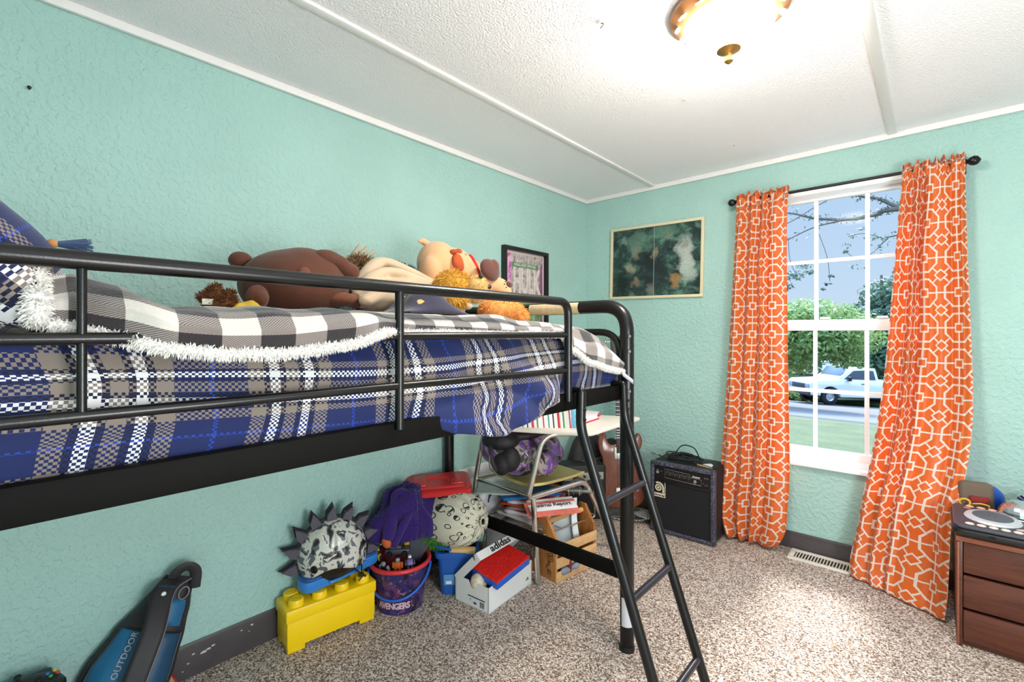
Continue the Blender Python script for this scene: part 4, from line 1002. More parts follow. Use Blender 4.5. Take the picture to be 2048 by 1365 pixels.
RDL = mat('glossy_red_plastic', (196, 34, 36), .32)
rl = thing('box_lid', 'red plastic box lid lying on top of the patterned bag', 'lid', (.19, 1.37, .45))
TL = frame((.150, 1.42, .468), (.60, .80, .03), (-.8, .55, .10))
def lidlay(w, h, r, z): return [TL @ V((x, y, z)) for x, y in rrect(w, h, r, 4)]
L_ = [lidlay(*q) for q in ((.30, .215, .04, -.026), (.30, .215, .04, -.006), (.285, .20, .036, .0), (.25, .165, .03, .0), (.24, .155, .028, .008), (.10, .06, .015, .008), (.09, .05, .012, .003))]
n = len(L_[0]); part('body', B().add([p for r in L_ for p in r], [[i*n+j, i*n+(j+1) % n, (i+1)*n+(j+1) % n, (i+1)*n+j] for i in range(len(L_)-1) for j in range(n)]+[[(len(L_)-1)*n+j for j in range(n)], list(range(n))[::-1]]), RDL, rl, ang=25)
for sx_ in (-1, 1): part('raised_panel', B().box((sx_*.085, 0, .009), (.055, .12, .008), bev=.004, T=TL), RDL, rl)
# ---- shoe box
CRD = mat('white_card', (224, 222, 218), .7, bs=200, bst=.05); CRI = mat('grey_card_inside', (186, 178, 170), .85)
sb = thing('shoe_box', 'white shoe box with its lid tipped open, in front of the blue bin', 'box', (.42, 1.53, 0))
TS = frame((.515, 1.387, 0), (-.024, .305, 0), (-.185, -.014, 0))      # x along long side, y towards the back, z up
LS, WS, HS = .31, .19, .108
b = B()
for (c, d) in (((LS/2, .0015, HS/2), (LS, .003, HS)), ((LS/2, WS-.0015, HS/2), (LS, .003, HS)), ((LS-.0015, WS/2, HS/2), (.003, WS, HS)), ((LS/2, WS/2, .002), (LS, WS, .003))): b.box(c, d, T=TS)
# near end with a thumb notch
pts = [(0, 0), (WS, 0), (WS, HS)]+[(WS/2+.018*cos(a), HS-.018*sin(a)) for a in [i*pi/10 for i in range(11)]]+[(0, HS)]
b.prism(pts, 0, .003, TS @ M(((0, 0, 1, 0), (1, 0, 0, 0), (0, 1, 0, 0), (0, 0, 0, 1))))
part('box_body', b, CRD, sb)
TE = TS @ M(((0, 0, -1, -.0006), (-1, 0, 0, WS/2), (0, 1, 0, 0), (0, 0, 0, 1)))       # end face, x to the right
part('size_label', B().box((.028, .026, .0), (.095, .036, .001), T=TE), mat('white_label', (0, 0, 0)), sb)
b = B(); rr = random.Random(8)
part('label_band', B().box((.028, .0455, .0004), (.095, .004, .001), T=TE), BLACKP, sb)
for i in range(10): b.box((.048+i*.0026, .026, .0004), (rr.uniform(.0007, .0017), .024, .001), T=TE)
part('barcode', b, BLACKP, sb)
part('label_shoe_picture', B().ell((.02, .022, .0004), (.010, .005, .0008), None, 14, 8, TE), mat('dark_maroon_ink', (84, 44, 52), .6), sb)
part('label_number', textmesh('4', .014, TE @ Tr(-.006, .032, .0006), .0003), BLACKP, sb)
TFr = TS @ M(((1, 0, 0, 0), (0, 0, 1, -.0006), (0, 1, 0, 0), (0, 0, 0, 1)))
def tri_logo(T, s):
    out = []
    for i, h in enumerate((.45, .75, 1.0)):
        x = i*s*.42
        out.append(B().prism([(x, 0), (x+s*.30, 0), (x+s*.30-s*.36*h, s*h*.75), (x-s*.36*h*1.0+s*.08, s*h*.60)], 0, .0006, T))
    return out
def box_logo(T, s): each('logo_stripe', tri_logo(T, s), BLACKP, sb)
box_logo(TFr @ Tr(LS-.045, .03, -.0006), .018)
# lid, hinged on the long back edge and tipped back
hinge = TS @ V((0, WS+.002, HS*.98)); xa = TS.to_3x3() @ V((1, 0, 0)); ya = TS.to_3x3() @ V((0, 1, 0))
up = (V((0, 0, 1))*sin(R(46))-ya*cos(R(46))).normalized()
TLd = frame(tuple(hinge), xa, up); LW = .182        # z axis = x cross up points to the camera side
zdir = TLd.to_3x3() @ V((0, 0, 1)); sgn = 1 if zdir.dot(ya) < 0 else -1
b = B(); fl_ = .034
b.box((LS/2, LW/2, 0), (LS+.006, LW, .003), T=TLd)
b.box((LS/2, LW, sgn*fl_/2), (LS+.006, .003, fl_), T=TLd)
for x in (-.003, LS+.003): b.box((x, LW/2, sgn*fl_/2), (.003, LW, fl_), T=TLd)
lo = part('lid', b, CRD, sb)
TTop = TLd @ M(((1, 0, 0, LS/2), (0, 0, 1, LW+.002), (0, -sgn if sgn < 0 else -1, 0, sgn*fl_/2), (0, 0, 0, 1))) if False else frame(tuple(TLd @ V((LS/2, LW+.002, sgn*fl_/2))), xa, -(zdir*sgn))
part('lid_lettering', textmesh('adidas', .048, TTop @ Tr(-.01, .003, 0) @ M.Diagonal((1.15, .85, 1, 1)), .0005, 1.0, .0012), BLACKP, lo)
TEnd = frame(tuple(TLd @ V((-.0048, LW*.86, sgn*fl_*.25))), -(zdir*sgn)*1.0, up)
each('logo_stripe', tri_logo(TEnd @ Tr(-.008, -.004, 0), .018), BLACKP, lo)
# things in the shoe box
BSL = m_camo('worn_white_leather', [(0, lin((196, 182, 156))), (.5, lin((214, 202, 180))), (.68, lin((150, 132, 104)))], 14, .6, 1)
bb_ = thing('baseball', 'scuffed white baseball with red stitching in the near end of the shoe box', 'ball', (.447, 1.415, .07))
CB = V((.430, 1.412, .098)); part('cover', B().ell(CB, .0365, None, 32, 20), BSL, bb_)
Qs = M.Translation(CB) @ Rz(30) @ Rx(35)
def seam(t): a = t*2*pi; v = V((cos(a)*.85+.15*cos(3*a)*0, sin(a)*.85, .62*cos(2*a))); return Qs @ (v.normalized()*.0372)
for i in range(56):
    p = seam(i/56); q = seam((i+.6)/56); n_ = (p-CB).normalized(); t_ = (q-p).normalized(); sd = t_.cross(n_)
    b = B() if i % 14 == 0 else b
    b.tube([p-sd*.004+t_*.0015, p, p+sd*.004+t_*.0015], .0006, 4)
    if i % 14 == 13: part('stitching', b, mat('red_thread', (166, 40, 40), .7), bb_)
rb = thing('building_plate', 'red studded building plate on a flat blue box inside the shoe box', 'toy', (.455, 1.53, .12))
TR = frame((.538, 1.413, .100), (.0, .218, .035), (-.150, .02, .022))
part('blue_box', B().box((.1085, .074, .012), (.215, .148, .032), bev=.004, T=TR), mat('royal_blue_plastic', (30, 92, 190), .35), rb)
RBP = mat('bright_red_plastic', (222, 36, 30), .35)
part('plate', B().box((.1085, .074, .031), (.215, .148, .006), bev=.001, T=TR), RBP, rb)
b = B()
for i in range(24):
    for j in range(16): b.lathe([(.0034, .034), (.0034, .0375), (.0028, .0382), (0, .0382)], 8, TR @ Tr(.0045+i*.00905, .0035+j*.0094, 0))
o = part('studs', b, RBP, rb); o['kind'] = 'stuff'
for (c, rz, lb) in (((.462, 1.462, .055), 30, 'black wrapped pack'), ):
    T = Tr(*c) @ Rz(rz) @ Rx(20); bb = obj('foil_pack', B().box((0, 0, .0), (.05, .07, .03), bev=.008, seg=3, T=T), m_camo('black_silver_foil', [(0, lin((20, 20, 22))), (.55, lin((40, 40, 46))), (.62, lin((150, 150, 156)))], 40, .3, 2)); tag(bb, 'black and silver wrapped pack beside the baseball', 'pack')
# ---- sling backpack leaning against the wall
TEA = mat('teal_nylon', (22, 98, 140), .5, bs=500, bst=.15, sheen=.1); TED = mat('dark_teal_nylon', (18, 66, 98), .5, bs=500, bst=.15); BKN = mat('black_nylon', (40, 36, 40), .6, bs=500, bst=.15); GRP = mat('grey_piping', (120, 112, 116), .6)
sg = thing('sling_backpack', 'teal and black sling backpack slumped against the wall, lettering on its front', 'backpack', (.1, .27, 0))
axis = (V((.035, .395, .375))-V((.10, .225, .0))).normalized()
TK = frame((.095, .225, .0), V((.35, .85, -.4)), axis)     # local y up the bag, x across its face
def outline(t):    # half widths left/right along the bag
    return interp([(0, .10, .10), (.15, .125, .11), (.38, .125, .105), (.6, .10, .09), (.8, .065, .072), (.93, .045, .055), (1, .035, .04)], t)
zK = TK.to_3x3() @ V((0, 0, 1)); sK = 1 if zK.x > 0 else -1
LK = .42
def kb(s, t, dep, sh=1.0, off=0):
    l, r = outline(t); l *= sh; r *= sh; a = (s-.5)*2
    x = (r if a > 0 else l)*a; e = max(0, 1-abs(a)**2.6)**.6*min(1, .35+t*6)*(1-.6*t)
    return TK @ V((x, t*LK, sK*(off+dep*e)))
part('back_panel', B().grid(lambda s, t: kb(s, t, .03, 1.0, .0), 24, 30), BKN, sg, ang=180)
part('main_body', B().grid(lambda s, t: kb(s, t*.97, .085, .985, .002), 30, 36), BKN, sg, ang=180)
def fp(s, t):
    tt = .05+t*.60; l, r = outline(tt); a = lerp(-.86, .12, s); x = (r if a > 0 else l)*a; e = max(0, 1-abs(a)**2.6)**.6*(1-.6*tt)
    return TK @ V((x, tt*LK, sK*(.006+.088*e+.010*sin(pi*s)**.5*sin(pi*min(1, t+.1))**.5)))
part('front_pocket', B().grid(fp, 24, 30), TEA, sg, ang=180)
def fp2(s, t):
    tt = .16+t*.50; l, r = outline(tt); a = lerp(.22, .90, s); x = (r if a > 0 else l)*a; e = max(0, 1-abs(a)**2.6)**.6*(1-.6*tt)
    return TK @ V((x, tt*LK, sK*(.004+.088*e+.014*max(0, sin(pi*s))**.5*max(0, sin(pi*t))**.4)))
part('side_pocket', B().grid(fp2, 20, 24), TED, sg, ang=180)
def fp3(s, t):
    tt = .70+t*.17; l, r = outline(tt); a = lerp(-.2, .80, s); x = (r if a > 0 else l)*a; e = max(0, 1-abs(a)**2.6)**.6*(1-.6*tt)
    return TK @ V((x, tt*LK, sK*(.006+.09*e+.010*max(0, sin(pi*s))**.5*max(0, sin(pi*t))**.4)))
part('top_pocket', B().grid(fp3, 14, 12), TEA, sg, ang=180)
part('zip', B().tube([fp2(1, t/10)+zK*sK*.003 for t in range(11)]+[fp2(1-s/8, 1)+zK*sK*.003 for s in range(1, 9)], .0025, 6), BLACKP, sg)
part('zip', B().tube([fp(0, t/12)+zK*sK*.003 for t in range(13)]+[fp(s/8, 1)+zK*sK*.003 for s in range(1, 9)], .0025, 6), BLACKP, sg)
zp = fp2(.95, .12)+zK*sK*.006; part('zip_pull', B().tube(cat([zp, zp+axis*-.02+zK*sK*.006, zp+axis*-.045+zK*sK*.004], 4), .0028, 6), CHROME, sg)
# broad shoulder strap arching across the front
sp_ = cat([TK @ V(p) for p in ((.012, .425, sK*.02), (-.02, .385, sK*.07), (.0, .29, sK*.118), (.01, .18, sK*.135), (.02, .06, sK*.13), (.03, -.01, sK*.09))], 8)
def strap(s, t):
    q = t*(len(sp_)-1); i = min(int(q), len(sp_)-2); p = sp_[i].lerp(sp_[i+1], q-i); X = (TK.to_3x3() @ V((1, .1, 0)))
    return p+X*(s-.5)*.058
o = part('shoulder_strap', B().grid(strap, 4, 60), BKN, sg, ang=180); mod(o, 'SOLIDIFY', thickness=.006, offset=0)
part('strap_piping', B().tube([strap(1, t/40) for t in range(41)], .0025, 6), GRP, sg)
part('strap_badge', B().ell(strap(.55, .22)+zK*sK*.004, (.005, .007, .007), None, 12, 8), mat('white_badge', (226, 226, 228), .4), sg)
part('strap_patch', B().grid(lambda s, t: strap(lerp(.1, .9, s), lerp(.08, .16, t))+zK*sK*.0045, 3, 4), TEA, sg)
tp_ = TK @ V((-.01, .40, sK*.02))
part('grab_loop', B().tube(cat([tp_, tp_+V((.012, .012, .035)), tp_+V((.02, .04, .048)), tp_+V((.02, .062, .025)), tp_+V((.015, .06, -.03))], 6), .017, 10, flat=.4), BKN, sg)
part('d_ring', B().tube([TK @ V((.035+.013*cos(a), .385+.018*sin(a), sK*.05)) for a in [i*2*pi/16 for i in range(16)]], .0022, 6, True), GRP, sg)
TXT = lambda p: TK @ V((lerp(0, 1, 0)+(-.012-p.y), .045+p.x, sK*(.108+p.z)))
def onface(p):
    y = .155+p.x; x = -.040-p.y; tt = y/LK; l, r = outline(max(0, tt)); a = x/(r if x > 0 else l); e = max(0, 1-abs(a)**2.6)**.6*(1-.6*tt)*min(1, .35+tt*6)
    s_ = (a+.86)/.98; return TK @ V((x, y, sK*(.008+.088*e+.012*max(0, sin(pi*s_))**.5+abs(p.z))))
part('lettering', textmesh('OUTDOOR', .022, onface, .0008, 1.05, .0004, 'LEFT'), mat('white_print', (206, 210, 214), .5), sg)
# ---- things cut by the lower left corner
gc = thing('game_case', 'thin red-edged game case with a misty orange cover lying by the backpack', 'game case', (.03, .43, .03))
TG = frame((-.0, .375, .025), (.02, .104, .0), (-.16, .035, .03)); TG = frame((.10, .36, .02), (-.03, .104, .004), (-.07, -.02, .05)) if False else TG
TG = frame((.20, .318, .014), (-.012, .105, .0), (-.16, -.01, .045))
k = N('misty_cover_print'); n = k.noise(14, 4, .6, k.co(), 1.2)
part('case', B().box((.052, .085, 0), (.106, .17, .011), bev=.002, T=TG), mat('red_case_plastic', (196, 40, 42), .35), gc)
part('cover_sheet', B().box((.049, .085, .0058), (.097, .165, .0008), T=TG), k.done(k.ramp(n.outputs[0], [(.35, lin((212, 206, 176))), (.5, lin((200, 160, 96))), (.62, lin((190, 196, 192)))]), .25), gc)
part('cover_logo', B().box((.016, .155, .0064), (.03, .018, .0006), T=TG), mat('red_ink', (0, 0, 0)), gc)
cp = thing('game_controller', 'black game controller with four coloured buttons at the lower left corner', 'controller', (.03, .12, .02))
CT = Tr(.115, .085, .238) @ Rz(62) @ Rx(8)
blob('shell', [((0, 0, 0), (.062, .034, .016), None), ((-.05, -.022, -.004), (.024, .036, .018)), ((.05, -.022, -.004), (.024, .036, .018))], BLACKP, cp, .004, 5, CT)
for (x, y, c, nm) in ((.036, -.001, (60, 150, 60), 'green'), (.047, .009, (200, 60, 56), 'red'), (.025, .009, (50, 110, 190), 'blue'), (.036, .019, (214, 186, 50), 'yellow')):
    part('button', B().ell((x, y, .0155), (.0045, .0045, .004), None, 14, 8, CT), mat('button_'+nm, c, .3), cp, nm+' button')
for (x, y) in ((-.036, .008), (.018, -.016)): part('thumbstick', B().lathe([(0, .026), (.007, .026), (.008, .023), (.004, .02), (.004, .012)], 16, CT @ Tr(x, y, 0)), RUBBER, cp)
tag(obj('toy_crate', B().box((.10, .03, .112), (.15, .19, .222), Rz(0).to_3x3(), .004), mat('dark_grey_plastic', (44, 42, 46), .5)), 'dark box under the game controller at the lower left corner', 'box')
# ------------------------------------------------------------------ school desk with attached seat
dk = thing('school_desk', 'school desk with white top, chrome tube frame and attached tan seat', 'desk', (.45, 1.95, 0))
ZD = .722
P = [(.285, 1.572), (.752, 1.792), (.735, 2.318), (.27, 2.10)]
poly = [(p.x, p.y) for p in fillet([(x, y, 0) for x, y in P], .035, 6, True)]
part('desktop', B().prism(poly, ZD-.017, ZD, None, .004), mat('white_laminate', (232, 222, 212), .4, var=.04, vs=12), dk)
tan_ = mat('tan_seat_plastic', (206, 186, 116), .45, var=.05, vs=14)
S0 = [(.475, 1.70), (.545, 2.085), (.215, 2.145), (.15, 1.765)]
def seat(s, t):
    a = V((*S0[0], 0)).lerp(V((*S0[1], 0)), s); b_ = V((*S0[3], 0)).lerp(V((*S0[2], 0)), s); p = a.lerp(b_, t)
    x, y = s*2-1, t*2-1
    return V((p.x, p.y, .435+.012*abs(x)**3+.010*abs(y)**3-.006*(s > .9)*((s-.9)*10)**2*2))
o = part('seat', B().grid(lambda s, t: seat(.5+(s-.5)*sqrt(max(.0, 1-.10*abs(2*t-1)**6)), .5+(t-.5)*sqrt(max(0, 1-.10*abs(2*s-1)**6))), 24, 24), tan_, dk, ang=180); mod(o, 'SOLIDIFY', thickness=.012, offset=-1)
r_ = .0125
# near side frame: from under the desktop curving down to seat height, forward under the seat, and its front leg
part('arm_tube', B().tube(fillet([(.66, 1.86, ZD-.022), (.545, 1.715, ZD-.026), (.488, 1.672, .398), (.50, 1.73, .402), (.552, 2.06, .405), (.575, 2.10, .30), (.60, 2.30, .0)], .065, 8), r_, 14), CHROME, dk)
part('leg', B().tube([(.498, 1.700, .40), (.519, 1.712, 0)], r_, 14), CHROME, dk)
part('leg', B().tube(fillet([(.30, 1.66, ZD-.022), (.175, 1.70, ZD-.05), (.120, 1.69, .41), (.118, 1.665, .0)], .05, 8), r_, 14), CHROME, dk)
part('leg', B().tube(fillet([(.12, 1.69, .412), (.17, 2.12, .41), (.175, 2.16, .32), (.19, 2.34, .0)], .06, 8), r_, 14), CHROME, dk)
part('seat_rail', B().tube([(.12, 1.695, .41), (.49, 1.70, .40)], .009, 10), CHROME, dk)
part('seat_rail', B().tube([(.17, 2.10, .412), (.555, 2.06, .405)], .009, 10), CHROME, dk)
b = B()
bk2 = part('book_rack', B().tube(fillet([(.15, 1.70, .215), (.50, 1.69, .21), (.575, 2.13, .21), (.185, 2.18, .215)], .03, 4, True), .004, 8, True), CHROME, dk)
for i in range(8):
    t = (i+.5)/8; part('wire', B().tube([V((.15, 1.70, .213)).lerp(V((.185, 2.18, .213)), t), V((.50, 1.69, .208)).lerp(V((.575, 2.13, .208)), t)], .0025, 6), CHROME, bk2)
for p in ((.505, 1.70), (.135, 1.705), (.57, 2.12), (.18, 2.16)): part('rack_strut', B().tube([(p[0], p[1], .212), (p[0]-.005, p[1]-.01, .405)], .003, 6), CHROME, bk2)
for x, y in ((.519, 1.712), (.118, 1.665), (.60, 2.30), (.19, 2.34)): part('foot_cap', B().lathe([(0, 0), (.015, 0), (.016, .012), (.013, .016), (0, .016)], 14, Tr(x, y, 0)), mat('grey_rubber', (120, 116, 112), .6), dk)
# papers and folders in the rack
rr = random.Random(12)
SHEETS = [((238, 236, 240), 'white paper'), ((222, 224, 228), 'pale grey paper'), ((204, 66, 64), 'red-edged booklet'), ((236, 236, 238), 'white booklet'), ((150, 140, 136), 'grey magazine'), ((206, 74, 56), 'orange-red folder'), ((226, 226, 232), 'white worksheet'), ((120, 112, 110), 'dark grey magazine'), ((216, 208, 206), 'cream workbook')]
z = .217
def sag(c, w, h, rz, th, m, nm, lb, cat_='paper', droop=.0, tilt=0):
    T = Tr(*c) @ Rz(rz) @ Rx(tilt)
    b = B().grid(lambda s, t: T @ V(((s-.5)*w, (t-.5)*h, -droop*(2*s-1)**2*(.3+.7*t)+.004*nz((s*3, t*3, c[2]*50)))), 10, 10, lambda s, t: (s, t))
    o = obj(nm, b, m, ang=180); mod(o, 'SOLIDIFY', thickness=th, offset=1); return tag(o, lb, cat_, 'papers in the desk rack')
names = ['magazine', 'magazine', 'folder', 'workbook', 'magazine', 'folder', 'worksheet', 'magazine', 'workbook']
spec = [(4, 'magazine', 'dark grey magazine at the bottom of the pile in the desk rack', -6), (7, 'magazine', 'darker magazine second from the bottom of the pile in the desk rack', 10), (8, 'workbook', 'cream workbook in the lower part of the pile in the desk rack', -14), (0, 'paper_stack', 'thick stack of white paper in the middle of the pile in the desk rack', 4), (2, 'booklet', 'red booklet sticking out of the middle of the pile in the desk rack', -10), (4, 'magazine', 'light grey magazine in the middle of the pile above the red booklet', 8), (5, 'folder', 'orange-red folder in the pile below the lettered sheet', -4), (1, 'paper_stack', 'pale grey loose sheets in the upper part of the pile', 12), (2, 'booklet', 'red-edged booklet just under the blue folder', -5)]
for i, (k_, nm, lb, rz) in enumerate(spec):
    th = (.010, .008, .012, .016, .006, .008, .005, .012, .006)[i]
    sag((.35+rr.uniform(-.02, .02), 1.90+rr.uniform(-.03, .03), z), .235, .30, 15+rz, th, mat(SHEETS[k_][1].replace(' ', '_').replace('-', '_'), SHEETS[k_][0], .7), nm, lb, 'paper', .004)
    z += th+.005
sag((.30, 1.87, z+.004), .24, .31, -28, .010, mat('blue_folder_card', (30, 104, 168), .5), 'folder', 'bright blue folder on top of the pile under the seat', 'folder', .004)
o = sag((.225, 1.79, z+.019), .21, .29, -52, .0015, mat('pale_green_drawing', (206, 216, 214), .7, var=.12, vs=30), 'drawing', 'pale sheet with a faint pencil drawing on top of the blue folder', 'paper', .002)
T = Tr(.505, 1.835, .335) @ Rz(57) @ Rx(18)
lt = thing('lettered_sheet', 'white sheet lettered upside down, leaning between seat and wooden caddy', 'paper', (.50, 1.84, .33))
part('sheet', B().box((0, 0, 0), (.24, .085, .0015), T=T), mat('white_paper', (236, 236, 240), .7), lt)
part('lettering', textmesh('Animal Report', .034, T @ Tr(.0, -.005, .001) , .0003, .95, .0008), BLACKP, lt)
tag(obj('worksheet', B().box((.52, 1.815, .325), (.26, .10, .0015), (Rz(57) @ Rx(22)).to_3x3()), mat('red_ruled_paper', (214, 110, 96), .7, var=.2, vs=30)), 'red and white ruled sheet below the lettered sheet', 'paper')
# metal toy behind the pile: chrome cylinder parts
mt = thing('metal_toy', 'silver ringed mechanical toy lying on the papers under the front of the seat', 'toy', (.48, 2.06, .35))
Q = Tr(.50, 2.03, .352) @ Rz(28) @ Ry(90)
part('barrel', B().lathe([(0, -.09), (.012, -.09), (.013, -.03), (.020, -.028), (.022, -.02), (.022, .0), (.016, .004), (.016, .04), (.010, .044), (.010, .09), (0, .09)], 20, Q), STEEL, mt)
for zz, r in ((-.025, .026), (.03, .02)): part('ring', B().tube([Q @ V((r*cos(a), r*sin(a), zz)) for a in [i*2*pi/20 for i in range(20)]], .004, 6, True), CHROME, mt)
part('handle', B().tube(fillet([Q @ V(p) for p in ((.0, .015, -.02), (-.05, .02, -.01), (-.05, .02, .05), (0, .012, .06))], .02, 4), .006, 8), STEEL, mt)
tag(obj('red_pouch', blob('red_pouch', [((.50, 2.20, .385), (.03, .03, .035))], mat('red_fabric', (196, 24, 34), .7), None, .006, 3).data and B().ell((.498, 2.21, .30), (.03, .03, .11), None, 16, 10), mat('red_fabric', (0, 0, 0))), 'red fabric pouch behind the seat of the school desk', 'pouch') if False else None
b = B().ell((.515, 2.20, .34), (.028, .028, .034), None, 18, 12); 
# wooden caddy
PIN = m_wood('orange_pine', (164, 100, 46), (214, 150, 84), 5, (14, 14, 1.5)); PIN2 = m_wood('light_pine_slat', (196, 150, 98), (226, 184, 130), 6, (10, 2, 14)); PIN3 = m_wood('knotty_pine', (104, 58, 26), (190, 124, 62), 4, (9, 9, 1.2))
wc = thing('wooden_caddy', 'pine tool caddy with round handle and slatted sides standing before the desk', 'caddy', (.5, 1.91, 0))
TW = frame((.575, 1.768, 0), (.042, .28, 0), (-.155, .032, 0)); LWc, WWc = .285, .158
end = [(0, 0), (WWc, 0), (WWc, .205), (WWc*.62, .292), (WWc*.38, .292), (0, .205)]
for x in (0, LWc-.016): part('end_panel', B().prism(end, 0, .016, TW @ Tr(x, 0, 0) @ M(((0, 0, 1, 0), (1, 0, 0, 0), (0, 1, 0, 0), (0, 0, 0, 1))), .0015), PIN3 if x > 0 else PIN, wc)
part('base_board', B().box((LWc/2, WWc/2, .010), (LWc-.03, WWc-.004, .012), T=TW), PIN2, wc)
for y in (-.004, WWc+.004):
    for zz in (.025, .088, .152): part('side_slat', B().box((LWc/2, y, zz), (LWc, .008, .046), bev=.0015, T=TW), PIN2, wc)
part('handle', B().tube([TW @ V((.004, WWc/2, .258)), TW @ V((LWc-.004, WWc/2, .258))], .0125, 16), m_wood('pale_dowel', (206, 158, 96), (228, 184, 122), 6), wc)
part('screw', B().ell(TW @ V((-.001, WWc*.5, .20)), (.004, .004, .004), None, 10, 6), STEEL, wc)
# branded drawing of a piston on the near end panel
TEp = TW @ M(((0, 0, -1, -.0008), (-1, 0, 0, WWc), (0, 1, 0, 0), (0, 0, 0, 1)))
ink = mat('black_marker', (44, 30, 20), .7)
lines = [[(.105, .12), (.14, .132), (.146, .098), (.112, .086), (.105, .12)], [(.107, .111), (.142, .122)], [(.118, .09), (.104, .068), (.112, .064), (.126, .092)], [(.100, .066), (.094, .052)]]
for ln in lines: part('drawn_line', B().tube([TEp @ V((x, y, .0002)) for x, y in ln], .0016, 5), ink, wc)
part('drawn_line', B().tube([TEp @ V((.118+.013*cos(a)-.0, .034+.013*sin(a), .0002)) for a in [i*.35 for i in range(13)]], .0016, 5), ink, wc)
part('drawn_line', B().tube([TEp @ V(p) for p in ((.10, .056, .0002), (.13, .02, .0002))], .0016, 5), ink, wc)
part('drawn_line', B().tube([TEp @ V((.125+.008*cos(a), .106+.008*sin(a), .0002)) for a in [i*2*pi/12 for i in range(12)]], .0012, 5, True), ink, wc)
# contents of the caddy
def curl(T, w, h, c): return lambda s, t: T @ V(((s-.5)*w, c*((s-.5)*2)**2+.006*sin(t*4), (t-.5)*h))
o = obj('rolled_paper', B().grid(curl(Tr(.508, 1.90, .195) @ Rz(50) @ Rx(-14), .15, .17, .03), 18, 8), mat('white_glossy_paper', (226, 234, 236), .35), ang=180); mod(o, 'SOLIDIFY', thickness=.0012, offset=0); tag(o, 'curled white paper standing in the wooden caddy', 'paper')
o = obj('rolled_paper', B().grid(curl(Tr(.54, 1.965, .235) @ Rz(92) @ Rx(-6), .05, .20, -.012), 10, 8), mat('white_glossy_paper', (0, 0, 0)), ang=180); mod(o, 'SOLIDIFY', thickness=.0014, offset=0); tag(o, 'narrow white paper strip standing upright beyond the caddy handle', 'paper')
for (c, d, rz, m, nm, lb) in (((.53, 1.88, .055), (.12, .10, .07), 20, mat('maroon_fabric', (122, 34, 48), .8, var=.2, vs=60), 'maroon_pouch', 'maroon pouch in the bottom of the wooden caddy'), ((.575, 1.935, .128), (.03, .05, .045), 30, BLACKP, 'black_case', 'small black case poking up inside the wooden caddy')):
    tag(obj(nm, B().box(c, d, Rz(rz).to_3x3(), .012, 3), m), lb, 'pouch' if 'pouch' in nm else 'case')
tag(blob('grey_glove', [((.582, 1.86, .036), (.018, .06, .018)), ((.60, 1.90, .044), (.016, .03, .014)), ((.584, 1.825, .04), (.016, .03, .018))], mat('grey_blue_knit', (132, 140, 158), .9, bs=300, bst=.4), None, .005, 3), 'grey-blue glove pushed between the lowest slats of the caddy', 'glove')
# gift box and book on the desk top
k = N('christmas_stripes'); uv = k.xyz(k.co('UV')); f = k.math('FRACT', k.math('MULTIPLY', uv[0], 22))
st = k.ramp(k.math('FRACT', k.math('MULTIPLY', uv[0], 2.15)), [(0, lin((228, 226, 226))), (.10, lin((190, 44, 62))), (.15, lin((230, 228, 228))), (.30, lin((60, 150, 140))), (.35, lin((232, 230, 230))), (.48, lin((26, 24, 34))), (.53, lin((230, 230, 230))), (.66, lin((190, 40, 56))), (.74, lin((236, 160, 160))), (.77, lin((230, 230, 230))), (.86, lin((40, 140, 70))), (.92, lin((230, 230, 230)))], 'CONSTANT')
STR = k.done(st, .45)
gb = thing('gift_box', 'long gift box in striped paper with a light blue end on the desk', 'box', (.52, 1.75, ZD))
TGb = frame((.415, 1.662, ZD), (.212, .160, .0), (-.60, .80, 0)); LG, WG, HG = .265, .085, .088
b = B()
def quad(b, p, uvq): b.add(p, [[0, 1, 2, 3]], uvq, TGb)
quad(b, [(0, 0, 0), (LG, 0, 0), (LG, 0, HG), (0, 0, HG)], [(0, 0), (1, 0), (1.03, 1), (.03, 1)]); quad(b, [(0, 0, HG), (LG, 0, HG), (LG, WG, HG), (0, WG, HG)], [(.03, 0), (1.03, 0), (1.03, 1), (.03, 1)])
quad(b, [(0, WG, 0), (LG, WG, 0), (LG, WG, HG), (0, WG, HG)], [(0, 0), (1, 0), (1, 1), (0, 1)]); quad(b, [(0, 0, 0), (0, WG, 0), (0, WG, HG), (0, 0, HG)], [(0, 0)]*4); quad(b, [(0, 0, .0), (LG, 0, 0), (LG, WG, 0), (0, WG, 0)], [(0, 0)]*4)
part('wrapping', b, STR, gb, smooth=False)
kq = N('light_blue_snow_paper'); v1 = kq.n('TexVoronoi', {'Scale': 110, 'Vector': kq.co()})
part('end_flap', B().box((LG+.021, WG/2, HG/2), (.042, WG-.002, HG-.002), bev=.003, T=TGb), kq.done(kq.ramp(v1.outputs[0], [(0, lin((236, 244, 248))), (.16, lin((236, 244, 248))), (.2, lin((112, 186, 222)))], 'CONSTANT'), .45), gb)
rbk = thing('red_book', 'thick white-paged book with red covers lying on the desk behind the ladder', 'book', (.60, 2.02, ZD))
TRb = frame((.615, 1.945, ZD), (-.015, .17, 0), (-.17, -.015, 0))
part('pages', B().box((.083, .06, .020), (.16, .115, .030), bev=.003, T=TRb), mat('white_pages', (238, 232, 232), .8), rbk)
RC = mat('red_book_cover', (196, 40, 58), .5)
part('cover', B().box((.083, .06, .0025), (.168, .124, .005), bev=.001, T=TRb), RC, rbk); part('cover', B().box((.083, .06, .0375), (.168, .124, .004), bev=.001, T=TRb), mat('white_red_cover', (226, 214, 216), .5), rbk)
part('spine', B().tube([TRb @ V((.168, .0, .020)), TRb @ V((.168, .12, .020))], .019, 14, flat=.35), RC, rbk)
